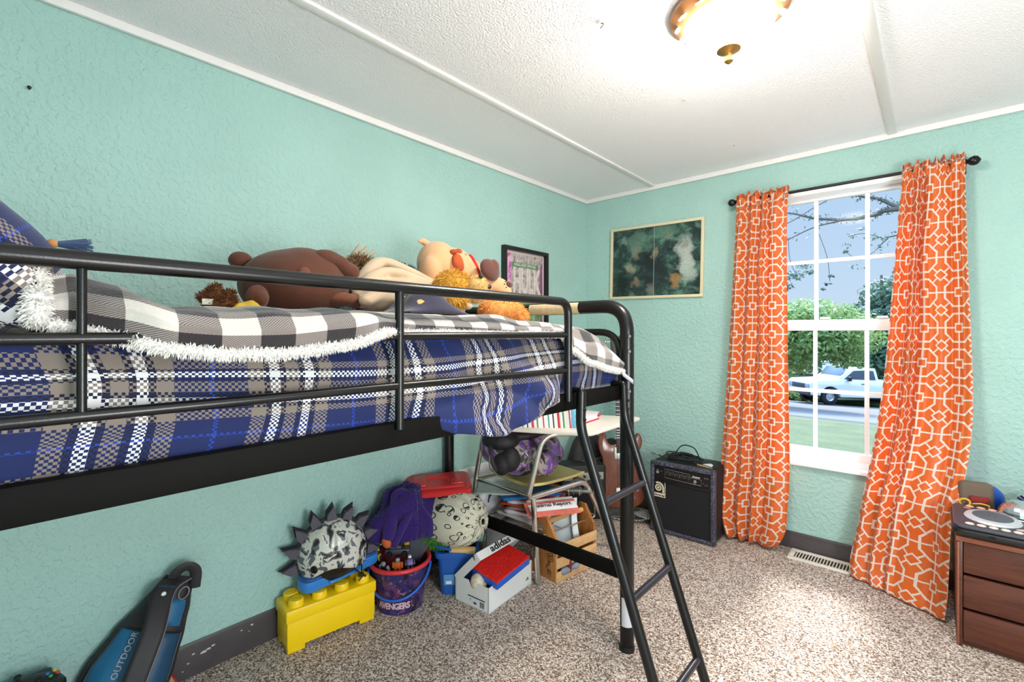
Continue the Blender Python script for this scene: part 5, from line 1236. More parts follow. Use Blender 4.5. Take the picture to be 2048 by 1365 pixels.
# camouflage backpack on the seat
CM2 = m_camo('purple_camouflage_nylon', [(0, lin((30, 28, 32))), (.36, lin((92, 84, 98))), (.44, lin((132, 86, 176))), (.52, lin((176, 160, 150))), (.58, lin((98, 90, 92))), (.64, lin((44, 40, 44)))], 12, .55, .8)
cb = thing('camo_backpack', 'purple and grey camouflage backpack slumped on the desk seat', 'backpack', (.33, 1.8, .445))
blob('body', [((.33, 1.80, .565), (.13, .16, .115)), ((.38, 1.90, .57), (.11, .11, .10)), ((.29, 1.70, .60), (.11, .10, .09))], CM2, cb, .008, 8)
blob('top_flap', [((.31, 1.68, .645), (.10, .09, .055)), ((.35, 1.80, .665), (.09, .11, .035))], mat('black_nylon_dull', (34, 30, 34), .6, bs=400, bst=.2), cb, .007, 5)
blob('side_pocket', [((.385, 1.665, .565), (.05, .05, .06)), ((.36, 1.63, .545), (.045, .035, .055))], mat('black_nylon_dull', (0, 0, 0)), cb, .006, 5)
blob('front_pocket', [((.455, 1.84, .53), (.05, .10, .065)), ((.44, 1.94, .55), (.045, .06, .055))], CM2, cb, .006, 5)
part('strap', B().tube(cat([(.44, 1.76, .655), (.475, 1.775, .60), (.49, 1.80, .54), (.478, 1.83, .475)], 6), .014, 8, flat=.3), BKN, cb)
part('strap', B().tube(cat([(.30, 1.615, .66), (.335, 1.585, .61), (.35, 1.58, .56), (.36, 1.60, .52)], 6), .010, 8, flat=.4), BKN, cb)
part('zip', B().tube(cat([(.45, 1.72, .62), (.478, 1.74, .55), (.482, 1.78, .49), (.49, 1.86, .475)], 6), .003, 6), GRP, cb)
part('zip', B().tube(cat([(.475, 1.84, .60), (.505, 1.88, .565), (.495, 1.95, .57)], 6), .003, 6), GRP, cb)
for p in ((.445, 1.705, .605), (.462, 1.735, .585)): part('zip_pull', B().tube(cat([p, (p[0]+.012, p[1]+.004, p[2]-.02), (p[0]+.014, p[1]+.012, p[2]-.035), (p[0]+.012, p[1]+.002, p[2]-.018)], 4), .0022, 6), CHROME, cb)
part('web_loop', B().tube(cat([(.33, 1.58, .60), (.35, 1.56, .57), (.35, 1.565, .535), (.34, 1.59, .52)], 5), .004, 6), GRP, cb)
# white board and paint brush by the wall
tag(obj('leaning_board', B().box((.014, 1.95, .22), (.012, .62, .44), bev=.002), mat('white_board', (226, 224, 226), .5)), 'white panel leaning flat against the wall behind the desk', 'panel')
ob = thing('rounded_helmet', 'white rounded helmet with a dark curved band behind the desk seat', 'helmet', (.12, 1.86, .2))
part('shell', B().ell((.09, 1.84, .28), (.065, .13, .10), None, 28, 16), mat('white_gloss', (230, 230, 234), .35), ob)
part('band', B().tube([(.155-.02*abs(cos(a)), 1.84+.075*cos(a), .275+.065*sin(a)) for a in [i*pi/14 for i in range(15)]], .009, 8), mat('dark_grey_band', (66, 64, 70), .6), ob)
part('stand', B().box((.08, 1.86, .10), (.09, .18, .20), bev=.01), mat('white_gloss', (0, 0, 0)), ob)
pbh = thing('paint_brush', 'paint brush standing on end with orange bristles beside the desk leg', 'brush', (.10, 1.62, .3))
part('handle', B().tube([(.10, 1.66, .25), (.085, 1.655, .375)], [.004, .005], 8), BLACKP, pbh); part('bristles', B().tube([(.085, 1.655, .375), (.083, 1.6545, .392), (.08, 1.653, .415)], [.008, .0085, .005], 10), mat('orange_bristle', (206, 146, 76), .9), pbh)
tag(obj('pen_cup', B().lathe([(0, .0), (.04, .0), (.042, .26), (.038, .26), (.036, .01), (0, .01)], 20, Tr(.105, 1.66, 0)), mat('dark_cup_plastic', (50, 54, 60), .5)), 'tall dark cup holding the paint brush', 'cup')
# ------------------------------------------------------------------ corner: gig bag, bass guitar, dark amplifiers
GB = mat('black_padded_nylon', (34, 29, 30), .7, bs=240, bst=.3)
gg = thing('gig_bag', 'black padded guitar bag leaning in the corner behind the desk', 'bag', (.2, 2.72, 0))
blob('body', [((.13, 2.72, .26), (.085, .19, .26)), ((.14, 2.70, .30), (.09, .17, .20)), ((.15, 2.74, .36), (.07, .15, .12)), ((.30, 2.82, .22), (.11, .05, .22)), ((.27, 2.82, .33), (.10, .05, .13))], GB, gg, .012, 6)
part('pocket', B().box((.235, 2.66, .25), (.03, .22, .20), Rz(-24).to_3x3(), .012, 3), mat('worn_black_nylon', (52, 45, 44), .7, bs=240, bst=.3), gg)
part('strap', B().tube(cat([(.20, 2.60, .42), (.235, 2.62, .34), (.24, 2.60, .22)], 6), .012, 8, flat=.4), GB, gg)
tag(obj('flag_board', B().box((.10, 2.30, .36), (.014, .17, .72), (Ry(6)).to_3x3(), .002), mat('charcoal_board', (58, 58, 64), .7, var=.1, vs=60)), 'tall charcoal board leaning on the wall beyond the backpack', 'board')
pn = thing('red_pennant', 'red pennant with a little white lettering behind the backpack on the desk', 'pennant', (.11, 2.2, .5))
b = B().prism([(-.07, .10), (.075, .10), (.055, -.06), (.01, -.10)], 0, .004, frame((.135, 2.185, .60), (0, 1, 0), (-.1, 0, 1)))
part('cloth', b, mat('bright_red_felt', (214, 34, 34), .8), pn)
# second, older combo amplifier
TX = mat('black_tolex', (24, 23, 26), .55, bs=420, bst=.5, bd=.002); GRL = mat('black_grille_cloth', (17, 16, 19), .9, bs=600, bst=.4, bd=.001)
oa = thing('guitar_amplifier', 'black combo amplifier with a grey control strip, half hidden behind the desk', 'amplifier', (.25, 2.45, 0))
TO = frame((.175, 2.37, 0), (.185, .225, 0), (-.55, .45, 0))
part('cabinet', B().box((.145, .08, .17), (.29, .16, .34), bev=.012, seg=3, T=TO), TX, oa)
part('grille', B().box((.145, -.001, .125), (.25, .006, .20), T=TO), GRL, oa)
part('control_strip', B().box((.145, -.002, .275), (.25, .006, .045), bev=.001, T=TO), mat('pale_grey_strip', (150, 146, 136), .4), oa)
for i in range(5): part('knob', B().lathe([(0, .012), (.007, .012), (.009, 0)], 14, TO @ Tr(.05+i*.048, -.005, .275) @ Rx(90)), BLACKP, oa)
# bass guitar
GW = m_wood('brown_mahogany', (96, 50, 36), (124, 68, 50), 5, (12, 12, 1.5), .18)
gt_ = thing('bass_guitar', 'brown double-horned bass guitar leaning upright in the corner', 'guitar', (.42, 2.65, 0))
nrm = V((.60, -.78, .13)).normalized(); upv = V((-.10, .14, 1))
TGt = frame((.425, 2.655, .07), nrm.cross(upv)*-1, upv)
zz = TGt.to_3x3() @ V((0, 0, 1)); fs_ = 1 if zz.dot(nrm) > 0 else -1
xr = TGt.to_3x3() @ V((1, 0, 0)); fx = 1 if xr.x*.745+xr.y*.667 > 0 else -1       # +1 when local x is to the right in the photo
out = [(0, 0), (.07, .004), (.125, .03), (.152, .08), (.158, .14), (.142, .20), (.118, .25), (.108, .29), (.115, .335), (.135, .38), (.143, .42), (.128, .455), (.112, .462), (.10, .445), (.085, .405), (.06, .385), (.028, .39),
       (-.028, .39), (-.05, .385), (-.072, .40), (-.085, .44), (-.098, .475), (-.108, .478), (-.130, .44), (-.138, .40), (-.128, .345), (-.11, .295), (-.112, .25), (-.138, .20), (-.155, .14), (-.150, .08), (-.12, .03), (-.06, .004)]
oc = [(p.x, p.y) for p in cat([(x*fx, y, 0) for x, y in out], 4, True)]
part('body', B().prism(oc, -.02, .02, TGt, .009, 3), GW, gt_)
part('neck', B().box((0, .62, fs_*.018), (.042, .56, .022), bev=.006, T=TGt), GW, gt_)
FB = m_wood('rosewood_board', (44, 28, 22), (70, 46, 36), 8)
fbp = part('fretboard', B().box((0, .635, fs_*.032), (.046, .60, .006), bev=.001, T=TGt), FB, gt_)
L0 = .90; y = .93
b = B()
for i in range(1, 20):
    yy = .935-L0*(1-2**(-i/12))*.84
    if yy < .34: break
    part('fret', B().box((0, yy, fs_*.0355), (.045, .0022, .002), T=TGt), STEEL, fbp)
hs = [(-.024, .93), (.024, .93), (.045, .98), (.05, 1.07), (.02, 1.10), (0, 1.085), (-.02, 1.10), (-.05, 1.07), (-.045, .98)]
hd_ = part('headstock', B().prism(hs, -.008, .008, TGt @ Tr(0, 0, fs_*.02) , .003), BLACKP, gt_)
for sx_ in (-1, 1):
    for yy in (.99, 1.05): part('tuner', B().tube([TGt @ V((sx_*.045, yy, fs_*.02)), TGt @ V((sx_*.075, yy, fs_*.02))], .004, 8).ell(TGt @ V((sx_*.082, yy, fs_*.02)), (.012, .012, .012), None, 12, 8), CHROME, hd_)
part('pickup_cover', B().box((0, .335, fs_*.025), (.075, .072, .016), bev=.003, T=TGt), mat('satin_nickel', (196, 194, 186), .35, .7), gt_)
part('bridge', B().box((0, .10, fs_*.024), (.06, .05, .012), bev=.003, T=TGt), CHROME, gt_)
for i in range(4): part('string', B().tube([TGt @ V((-.018+.012*i, .08, fs_*.036)), TGt @ V((-.015+.010*i, .96, fs_*.040))], .0009, 5), STEEL, gt_)
for (x, yy) in ((.10, .115), (.122, .165), (.075, .07)): part('knob', B().lathe([(0, .018), (.010, .018), (.012, 0), (0, 0)], 16, TGt @ Tr(x*fx, yy, fs_*.02) @ Rx(0 if fs_ > 0 else 180)), mat('amber_knob', (92, 60, 40), .3), gt_)
gs = thing('guitar_stand', 'low black stand under the bass guitar', 'stand', (.42, 2.66, 0))
for sx_ in (-.09, .09): part('stand_arm', B().tube([(.40+sx_*.78, 2.64+sx_*.6, 0.008), (.40+sx_*.78-.01, 2.66+sx_*.6, .055), (.44+sx_*.78, 2.60+sx_*.6, .06), (.45+sx_*.78, 2.588+sx_*.6, .075)], .007, 8), BLACKM, gs)
part('stand_bar', B().tube([(.31, 2.58, .012), (.49, 2.72, .012)], .007, 8), BLACKM, gs)
# woven strap on the carpet
k = N('black_white_woven'); uv = k.co('UV'); ck = k.n('TexChecker', {'Scale': 120, 'Vector': uv, 'Color1': (*lin((26, 25, 28)), 1), 'Color2': (*lin((206, 204, 206)), 1)})
WOV = k.done(ck.outputs[0], .8)
sp_ = cat([(.26, 2.60, .008), (.36, 2.62, .006), (.47, 2.645, .006), (.55, 2.68, .018), (.58, 2.74, .03), (.56, 2.78, .02), (.50, 2.74, .03), (.54, 2.69, .036), (.60, 2.70, .03), (.63, 2.74, .02)], 8)
def wstrap(s, t):
    q = t*(len(sp_)-1); i = min(int(q), len(sp_)-2); p = sp_[i].lerp(sp_[i+1], q-i); d = (sp_[i+1]-sp_[i]).normalized(); X = d.cross(V((0, 0, 1))).normalized()
    return p+X*(s-.5)*.055+V((0, 0, .012*(s-.2)))
o = obj('guitar_strap', B().grid(wstrap, 4, 90, lambda s, t: (s*.055*1.0, t*.75)), WOV, ang=180); mod(o, 'SOLIDIFY', thickness=.003, offset=0)
tag(o, 'black and white woven guitar strap lying on the carpet below the guitar', 'strap')
# ------------------------------------------------------------------ bass amplifier
TA = frame((.638, 2.632, 0), (.365, .012, 0), (-.02, .6, 0)); WA, DA, HA = .366, .245, .414
SPK_ = m_camo('speckled_black_tolex', [(0, lin((36, 36, 44))), (.50, lin((66, 66, 82))), (.60, lin((124, 124, 154)))], 190, .45, 0)
am = thing('bass_amplifier', 'black bass amplifier with square cream logo, in front of the left curtain', 'amplifier', (.82, 2.75, 0))
b = B()
b.box((WA/2, DA/2+.012, HA/2+.006), (WA, DA-.024, HA-.012), bev=.018, seg=3, T=TA)
part('cabinet', b, TX, am)
b = B()
for (c, d) in (((.011, .008, HA/2+.003), (.022, .04, HA-.006)), ((WA-.012, .008, HA/2+.003), (.026, .04, HA-.006)), ((WA/2, .008, HA-.012), (WA, .04, .024)), ((WA/2, .008, .014), (WA, .04, .022))): b.box(c, d, bev=.008, seg=3, T=TA)
part('front_edge', b, SPK_, am)
part('control_panel', B().box((WA/2, .006, HA-.064), (WA-.04, .012, .085), T=TA), mat('black_panel', (22, 20, 22), .35), am)
part('panel_ledge', B().box((WA/2, .0, HA-.112), (WA-.04, .014, .010), bev=.002, T=TA), BLACKP, am)
part('grille', B().box((WA/2, .006, (HA-.118+.025)/2), (WA-.044, .012, HA-.145), T=TA), GRL, am)
TP = TA @ M(((1, 0, 0, 0), (0, 0, -1, -.0005), (0, 1, 0, 0), (0, 0, 0, 1)))   # x right, y up, z out of the front
SIL = mat('silver_print', (170, 164, 156), .4)
part('panel_outline', B().tube([TP @ V((x, y, -.0003)) for x, y in ((.085, HA-.038), (.225, HA-.044), (.232, HA-.060), (.292, HA-.062), (.292, HA-.096), (.085, HA-.088))], .0008, 5, True), SIL, am)
for i in range(5):
    x, y = .103+i*.0275, HA-.063-i*.0012
    kn = part('knob', B().lathe([(0, .012), (.0075, .012), (.0095, .0)], 18, TP @ Tr(x, y, 0)), BLACKP, am)
    part('knob_scale', B().tube([TP @ V((x+.0125*cos(a), y+.0125*sin(a), 0)) for a in [-.8+i_*.33 for i_ in range(15)]], .0006, 5), SIL, kn)
    part('knob_pointer', B().box((x+.003, y+.003, .0122), (.0012, .008, .0006), Rz(-45).to_3x3(), T=TP), SIL, kn)
for x, y in ((.042, HA-.063), (.258, HA-.078)): part('jack', B().lathe([(.0035, .002), (.0035, .004), (.0075, .004), (.008, 0)], 16, TP @ Tr(x, y, 0)), SIL, am)
part('brand_script', textmesh('Ampeg', .015, TP @ Tr(.262, HA-.052, .0002), .0004, 1, .0003, shear=.35), mat('pale_silver', (222, 220, 214), .3), am)
for (t, x, y, s) in (('INPUT', .042, HA-.049, .005), ('-15dB', .062, HA-.055, .0045), ('BA-108', .318, HA-.050, .007), ('PHONES', .255, HA-.092, .005), ('AUX', .280, HA-.092, .005), ('POWER', .318, HA-.088, .005)): part('panel_lettering', textmesh(t, s, TP @ Tr(x, y, .0), .0002), SIL, am)
part('power_light', B().ell(TP @ V((.302, HA-.080, 0)), (.002, .002, .002), None, 8, 6), mat('dim_red_led', (200, 120, 110), .3), am)
CRM = mat('cream_badge', (214, 204, 178), .4)
lg = part('logo_plate', B().box((.052, .2555, .0), (.072, .098, .004), bev=.001, T=TP), CRM, am)
part('logo_field', B().box((.052, .2655, .0022), (.066, .070, .001), T=TP), BLACKP, lg)
def ann(r0, r1, a0, a1, cx, cy, z): 
    b = B(); n = 28; vs = []
    for i in range(n+1):
        a = lerp(a0, a1, i/n); vs += [(cx+r0*cos(a), cy+r0*sin(a), z), (cx+r1*cos(a), cy+r1*sin(a), z)]
    return b.add(vs, [[2*i, 2*i+1, 2*i+3, 2*i+2] for i in range(n)], None, TP)
cx, cy = .047, .261
part('logo_ring', ann(0, .007, 0, 2*pi, cx, cy, .0030), CRM, lg); part('logo_ring', ann(.012, .0195, 0, 2*pi, cx, cy, .0030), CRM, lg)
b = ann(.0245, .0345, -0.0, R(118), cx, cy, .0030).box((cx+.0295, cy-.014, .0029), (.010, .028, .0004), T=TP); part('logo_arc', b, CRM, lg)
part('logo_lettering', textmesh('Ampeg', .017, TP @ Tr(.052, .218, .0024) @ M.Diagonal((1.3, .7, 1, 1)), .0003, 1, .0006, shear=.3), BLACKP, lg)
for (x, y) in ((WA-.012, HA-.03), (WA-.012, HA-.085)): part('corner_screw', B().ell(TP @ V((x, y, .014)), (.003, .003, .002), None, 10, 6), STEEL, am)
for x in (.03, WA-.03):
    for y in (.03, DA-.03): part('foot', B().lathe([(0, 0), (.015, 0), (.016, .008), (0, .008)], 14, TA @ Tr(x, y, 0)), RUBBER, am)
# coiled cable on the amplifier
cbl = thing('instrument_cable', 'black instrument cable coiled on top of the bass amplifier, gold plugs showing', 'cable', (.80, 2.75, HA))
pts = []; rr = random.Random(6)
for i in range(170):
    t = i/169; a = t*2*pi*6.3; r = .062+.016*sin(a*.37+1)+.008*sin(t*31)
    pts.append(V((.785+r*1.25*cos(a)+.012*sin(t*17), 2.745+r*.85*sin(a)+.008*cos(t*23), HA+.0035+.017*t+.008*(1+sin(a*1.37+t*5)))))
pts = [V((.655, 2.70, HA+.02)), V((.69, 2.705, HA+.006)), V((.72, 2.72, HA+.005))]+pts+[V((.86, 2.69, HA+.02)), V((.90, 2.665, HA+.012))]
part('cord', B().tube(cat(pts, 2), .0034, 7), RUBBER, cbl)
part('cord_loop', B().tube(cat([(.72, 2.78, HA+.02), (.76, 2.80, HA+.075), (.83, 2.80, HA+.07), (.87, 2.78, HA+.02)], 8), .0034, 7), RUBBER, cbl)
GLD = mat('gold_plug', (206, 170, 104), .3, .9)
for a_, d_, lb in ((V((.90, 2.665, HA+.012)), V((.085, -.012, -.002)), 'gold plug'), (V((.655, 2.70, HA+.02)), V((-.05, -.006, .012)), 'grey plug')):
    b = B().tube([a_, a_+d_*.35, a_+d_*.4, a_+d_*.7, a_+d_*.72, a_+d_], [.006, .0065, .0045, .004, .003, .0015], 12); part('plug', b, GLD if 'gold' in lb else STEEL, cbl, lb)
tag(obj('paper_scrap', B().prism([(0, 0), (.06, -.005), (.045, .03), (.02, .045)], 0, .003, Tr(.905, 2.735, HA) @ Rz(-15)), mat('white_scrap', (226, 228, 240), .7)), 'torn white scrap beside the cable on the amplifier', 'paper')
# ------------------------------------------------------------------ floor register
fv = thing('floor_vent', 'pale metal floor register set in the carpet under the window', 'vent', (1.46, 2.84, 0))
VM = mat('cream_vent_metal', (226, 216, 206), .45); VX0, VX1, VY0, VY1 = 1.320, 1.625, 2.772, 2.902
b = B()
for (x0, x1, y0, y1) in ((VX0, VX1, VY0, VY0+.024), (VX0, VX1, VY1-.024, VY1), (VX0, VX0+.024, VY0+.024, VY1-.024), (VX1-.024, VX1, VY0+.024, VY1-.024)): b.box(((x0+x1)/2, (y0+y1)/2, .004), (x1-x0, y1-y0, .010), bev=.003)
part('flange', b, VM, fv)
n = 19
for i in range(n):
    x = lerp(VX0+.032, VX1-.032, i/(n-1)); part('louver', B().box((x, (VY0+VY1)/2, .002), (.0045, VY1-VY0-.05, .009), Ry(18).to_3x3()), VM, fv)
part('duct', B().box(((VX0+VX1)/2, (VY0+VY1)/2, .0007), (VX1-VX0-.05, VY1-VY0-.05, .001)), mat('dark_duct', (60, 50, 42), .8), fv)
# ------------------------------------------------------------------ dresser, controller and toys on it
DW = m_wood('red_brown_veneer', (60, 27, 18), (98, 52, 36), 3.5, (1.2, 8, 14), .35); DE = m_wood('worn_orange_edge', (116, 62, 42), (150, 88, 62), 8)
dr = thing('dresser', 'low red-brown wooden dresser with plain drawers at the right edge of the photo', 'dresser', (2.35, 2.66, 0))
DX0, DX1, DY0, DY1, DH = 1.952, 2.75, 2.42, 2.91, .412
b = B().box(((DX0+DX1)/2, (DY0+DY1)/2+.008, .02), (DX1-DX0-.03, DY1-DY0-.03, .04)); part('plinth', b, DW, dr)
b = B()
for x in (DX0+.008, DX1-.008): part('side_panel', B().box((x, (DY0+DY1)/2, (DH-.018)/2+.002), (.016, DY1-DY0, DH-.022), bev=.001), DW, dr)
part('back_panel', B().box(((DX0+DX1)/2, DY1-.004, DH/2), (DX1-DX0-.034, .006, DH-.05)), DW, dr)
part('top', B().box(((DX0+DX1)/2, (DY0+DY1)/2-.004, DH-.009), (DX1-DX0+.006, DY1-DY0+.012, .018), bev=.002), DE, dr)
for z0, z1 in ((.022, .139), (.145, .268), (.274, .392)):
    part('drawer', B().box(((DX0+DX1)/2, DY0+.012, (z0+z1)/2), (DX1-DX0-.036, .022, z1-z0-.004), bev=.003), DW, dr)
for x in (DX0+.004,): part('edge_strip', B().box((x, DY0-.001, DH/2-.008), (.006, .005, DH-.03), bev=.001), DE, dr)
CTL = mat('dark_grey_plastic_case', (62, 60, 70), .35); PNK = mat('pale_pink_button', (232, 196, 186), .4)
dj = thing('dj_controller', 'dark plastic disc-jockey controller with a silver jog wheel on the dresser', 'music controller', (2.2, 2.52, DH))
TD = frame((1.938, 2.392, DH+.002), (1, .0, 0), (0, .27, .014)); LD, WD = .62, .262
poly = rrect(LD, WD, .035, 6, LD/2, WD/2)
part('base', B().prism(poly, .008, .032, TD, .004), BLACKP, dj); part('top_plate', B().prism([(lerp(LD/2, x, .985), lerp(WD/2, y, .97)) for x, y in poly], .032, .046, TD, .006, 3), CTL, dj)
for x, y in ((.04, .04), (LD-.04, .04), (.04, WD-.04), (LD-.04, WD-.04)): part('foot', B().lathe([(0, -.003), (.014, -.003), (.014, .009), (0, .009)], 12, TD @ Tr(x, y, 0)), RUBBER, dj)
SLV = mat('silver_ring', (208, 208, 214), .35, .3)
for cx in (.115, LD-.115):
    j = part('jog_wheel', B().lathe([(.0, .056), (.055, .056), (.058, .053)], 40, TD @ Tr(cx, .135, 0)), mat('slate_disc', (86, 84, 98), .4), dj)
    part('jog_ring', B().lathe([(.056, .055), (.074, .052), (.080, .044)], 48, TD @ Tr(cx, .135, 0)), SLV, j)
    part('jog_hub', B().lathe([(0, .058), (.011, .058), (.013, .056)], 20, TD @ Tr(cx, .135, 0)), mat('brown_hub', (96, 76, 74), .4), j)
    for i in range(5): part('pad', B().ell((cx-.066+i*.031, .036, .046), (.013, .010, .005), None, 16, 8, TD), PNK, dj)
    for i in range(3): part('pad', B().ell((cx-.058+i*.032, .236, .046), (.013, .007, .005), None, 16, 8, TD), mat('peach_button', (222, 162, 138), .4), dj)
    part('sync_button', B().prism([(cx+.055, .062), (cx+.083, .058), (cx+.072, .072)], .045, .049, TD, .001), PNK, dj)
    part('red_button', B().box((cx-.066, .212, .0465), (.020, .008, .004), bev=.001, T=TD), mat('coral_button', (222, 112, 110), .4), dj)
    part('knob', B().lathe([(0, .06), (.009, .06), (.011, .046)], 16, TD @ Tr(cx+.065, .225, 0)), SLV, dj)
part('screen_bezel', B().box((.300, .120, .047), (.125, .105, .004), bev=.002, T=TD), BLACKP, dj)
part('screen', B().box((.300, .113, .0492), (.085, .060, .001), T=TD), mat('grey_green_screen', (150, 172, 160), .25), dj)
for i in range(3): part('pad', B().ell((.262+i*.032, .166, .0495), (.013, .006, .004), None, 16, 8, TD), mat('peach_button', (0, 0, 0)), dj)
for i in range(4): part('small_button', B().ell((.222+(i % 2)*.024, .05+.018*(i//2)-.01*(i % 2), .0465), (.007, .005, .003), None, 12, 6, TD), SLV, dj)
for x in (.275, .315, .355): part('knob', B().lathe([(0, .074), (.012, .074), (.016, .068), (.014, .046)], 20, TD @ Tr(x, .035, 0)), BLACKP, dj)
part('port', B().box((.105, .002, .022), (.016, .004, .010), T=TD), RUBBER, dj)
# plain brown block cushion toy, blue ball, mirrored dome, tinsel
BRB = mat('grey_brown_felt', (104, 88, 76), .9, bs=300, bst=.2)
ct = thing('block_cushion', 'plain grey-brown block-shaped felt toy with a yellow band, beside the right curtain', 'plush toy', (2.02, 2.72, DH))
part('body', B().box((2.018, 2.725, DH+.072), (.108, .05, .135), Rz(8).to_3x3() @ Rx(-8).to_3x3(), .022, 5), BRB, ct)
part('skirt', B().box((2.018, 2.715, DH+.022), (.125, .085, .038), Rz(8).to_3x3(), .016, 4), BRB, ct)
YB2 = mat('ochre_band', (216, 164, 52), .6)
part('band', B().tube([(1.983+.016*cos(a), 2.672, DH+.062+.014*sin(a)) for a in [i*2*pi/20 for i in range(20)]], .004, 8, True), YB2, ct)
part('band', B().tube(fillet([(2.006, 2.676, DH+.060), (2.03, 2.676, DH+.066), (2.054, 2.682, DH+.060), (2.054, 2.682, DH+.052)], .008, 4), .003, 8), YB2, ct)
part('panel', B().box((2.028, 2.69, DH+.078), (.058, .014, .022), Rz(8).to_3x3(), .003), mat('dark_red_felt', (132, 26, 26), .8), ct)
tag(obj('blue_ball', B().ell((2.052, 2.815, DH+.058), (.058, .058, .058), None, 28, 18), mat('royal_blue_rubber', (24, 72, 176), .35)), 'royal blue ball behind the brown block toy on the dresser', 'ball')
md = thing('mirror_dome', 'silver mirrored half-ball on top of the controller', 'light', (2.135, 2.615, DH+.05))
MIR = mat('mirror_tiles', (214, 212, 222), .12, 1)
b = B()
part('dome', B().lathe([(.062*cos(i*pi/2/7), .062*.85*sin(i*pi/2/7)) for i in range(8)], 22, Tr(2.135, 2.62, DH+.064)), MIR, md, smooth=False)
part('collar', B().lathe([(.064, -.004), (.068, -.014), (.06, -.02), (0, -.02)], 24, Tr(2.135, 2.62, DH+.064)), SLV, md)
tn = thing('tinsel_bow', 'shiny purple and silver tinsel bow on the dresser at the right edge', 'decoration', (2.17, 2.76, DH))
TI1 = mat('purple_foil', (92, 70, 150), .25, .7); TI2 = mat('silver_foil', (206, 204, 220), .25, .7)
rr = random.Random(9)
bs = [B(), B()]
for i in range(90):
    d = V((rr.gauss(0, 1), rr.gauss(0, 1), rr.gauss(0, 1)+.3)).normalized(); c = V((2.185, 2.765, DH+.06)); sd = d.cross(V((rr.random(), rr.random(), rr.random()))).normalized()*.005
    L = rr.uniform(.035, .06); p = c+d*L
    if p.z < DH+.006: p.z = DH+.006
    bs[i % 2].add([c-sd, c+sd, p+sd+V((0, 0, .002)), p-sd], [[0, 1, 2, 3]])
part('tinsel', bs[0], TI1, tn); part('tinsel', bs[1], TI2, tn)
tag(obj('gift_tin', B().lathe([(0, 0), (.03, 0), (.032, .06), (0, .06)], 20, Tr(2.185, 2.765, DH)), mat('purple_tin', (70, 50, 120), .4, .5)), 'small purple tin under the tinsel bow', 'tin')
# ------------------------------------------------------------------ outdoors
def gz(y): return .0875-.0868*min(y, 30)
k = N('mown_lawn'); n = k.noise(1.3, 6, .7); n2 = k.noise(14, 4, .7)
f = k.math('ADD', k.math('MULTIPLY', n.outputs[0], .5), k.math('MULTIPLY', n2.outputs[0], .5))
LAWN = k.done(k.ramp(f, [(.35, lin((42, 56, 20))), (.5, lin((58, 70, 30))), (.65, lin((80, 84, 46)))]), .9, 0, k.bump(n2.outputs[0], .4, .03))
ROAD = mat('pale_gravel_road', (88, 84, 82), .9, bs=30, bst=.3, var=.06, vs=6)
def slab(name, y0, y1, m, dz=0, x0=-40, x1=40):
    n = 12; b = B().grid(lambda s, t: (lerp(x0, x1, s), lerp(y0, y1, t), gz(lerp(y0, y1, t))-dz), 20, n)
    o = struct(name, b, m); mod(o, 'SOLIDIFY', thickness=.2, offset=-1); return o
slab('lawn', 3.1, 16.0, LAWN); slab('road', 16.0, 28.4, ROAD); slab('far_lawn', 28.4, 90, LAWN)
def leaves(b, c, r, n, size, rnd, flat=1):
    for _ in range(n):
        d = V((rnd.gauss(0, 1), rnd.gauss(0, 1), rnd.gauss(0, 1))).normalized(); q = rnd.random()**.4
        p = V((c[0]+d.x*r[0]*q, c[1]+d.y*r[1]*q, c[2]+d.z*r[2]*q)); s = size*rnd.uniform(.6, 1.3)
        nn = (d+V((rnd.gauss(0, .6), rnd.gauss(0, .6), rnd.gauss(0, .6)+.3))).normalized(); u = nn.orthogonal().normalized(); v = nn.cross(u)
        a = rnd.random()*6.3; u, v = u*cos(a)+v*sin(a), v*cos(a)-u*sin(a)
        b.add([p-u*s, p+v*s*.45, p+u*s, p-v*s*.45], [[0, 1, 2, 3]])
def leafmat(name, a, b_):
    k = N(name); n = k.noise(2.5, 3, .6); return k.done(k.ramp(n.outputs[0], [(.35, lin(a)), (.65, lin(b_))]), .6, 0, None, trans=.35)
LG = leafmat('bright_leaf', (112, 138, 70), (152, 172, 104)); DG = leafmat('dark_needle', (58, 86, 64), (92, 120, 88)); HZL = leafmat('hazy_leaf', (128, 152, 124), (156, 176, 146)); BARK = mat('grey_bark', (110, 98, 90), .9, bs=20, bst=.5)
def tree(name, label, x, y, blobs, m, n, size, seed, th=.12):
    t = thing(name, label, 'tree', (x, y, gz(y)), 'trees beyond the road'); rnd = random.Random(seed)
    b = B()
    tot = sum(q[1][0]*q[1][1]*q[1][2] for q in blobs)
    for c, r in blobs: leaves(b, (x+c[0], y+c[1], gz(y)+c[2]), r, int(n*(r[0]*r[1]*r[2])/tot), size, rnd)
    part('foliage', b, m, t, ang=180)
    top = max(q[0][2] for q in blobs)
    part('trunk', B().tube([(x, y, gz(y)-.1), (x+.05, y, gz(y)+top*.4), (x-.03, y, gz(y)+top)], [th, th*.8, th*.3], 10), BARK, t)
    for i in range(3):
        a = rnd.random()*6.3; z = top*(.4+.15*i); part('bough', B().tube([(x, y, gz(y)+z), (x+cos(a)*.8, y+sin(a)*.8, gz(y)+z+.5)], [th*.4, th*.15], 7), BARK, t)
    return t
tree('maple_tree', 'bright green leafy tree at the left of the window view, before the truck', -3.6, 22.2, [((1.2, 0, 2.9), (2.2, 1.6, 1.3)), ((2.6, .3, 3.0), (1.7, 1.4, 1.1)), ((1.6, 0, 3.7), (2.0, 1.5, .7)), ((3.0, .2, 2.1), (.8, .8, .5)), ((.9, .2, 1.7), (1.1, .9, .5))], LG, 9000, .11, 1, .10)
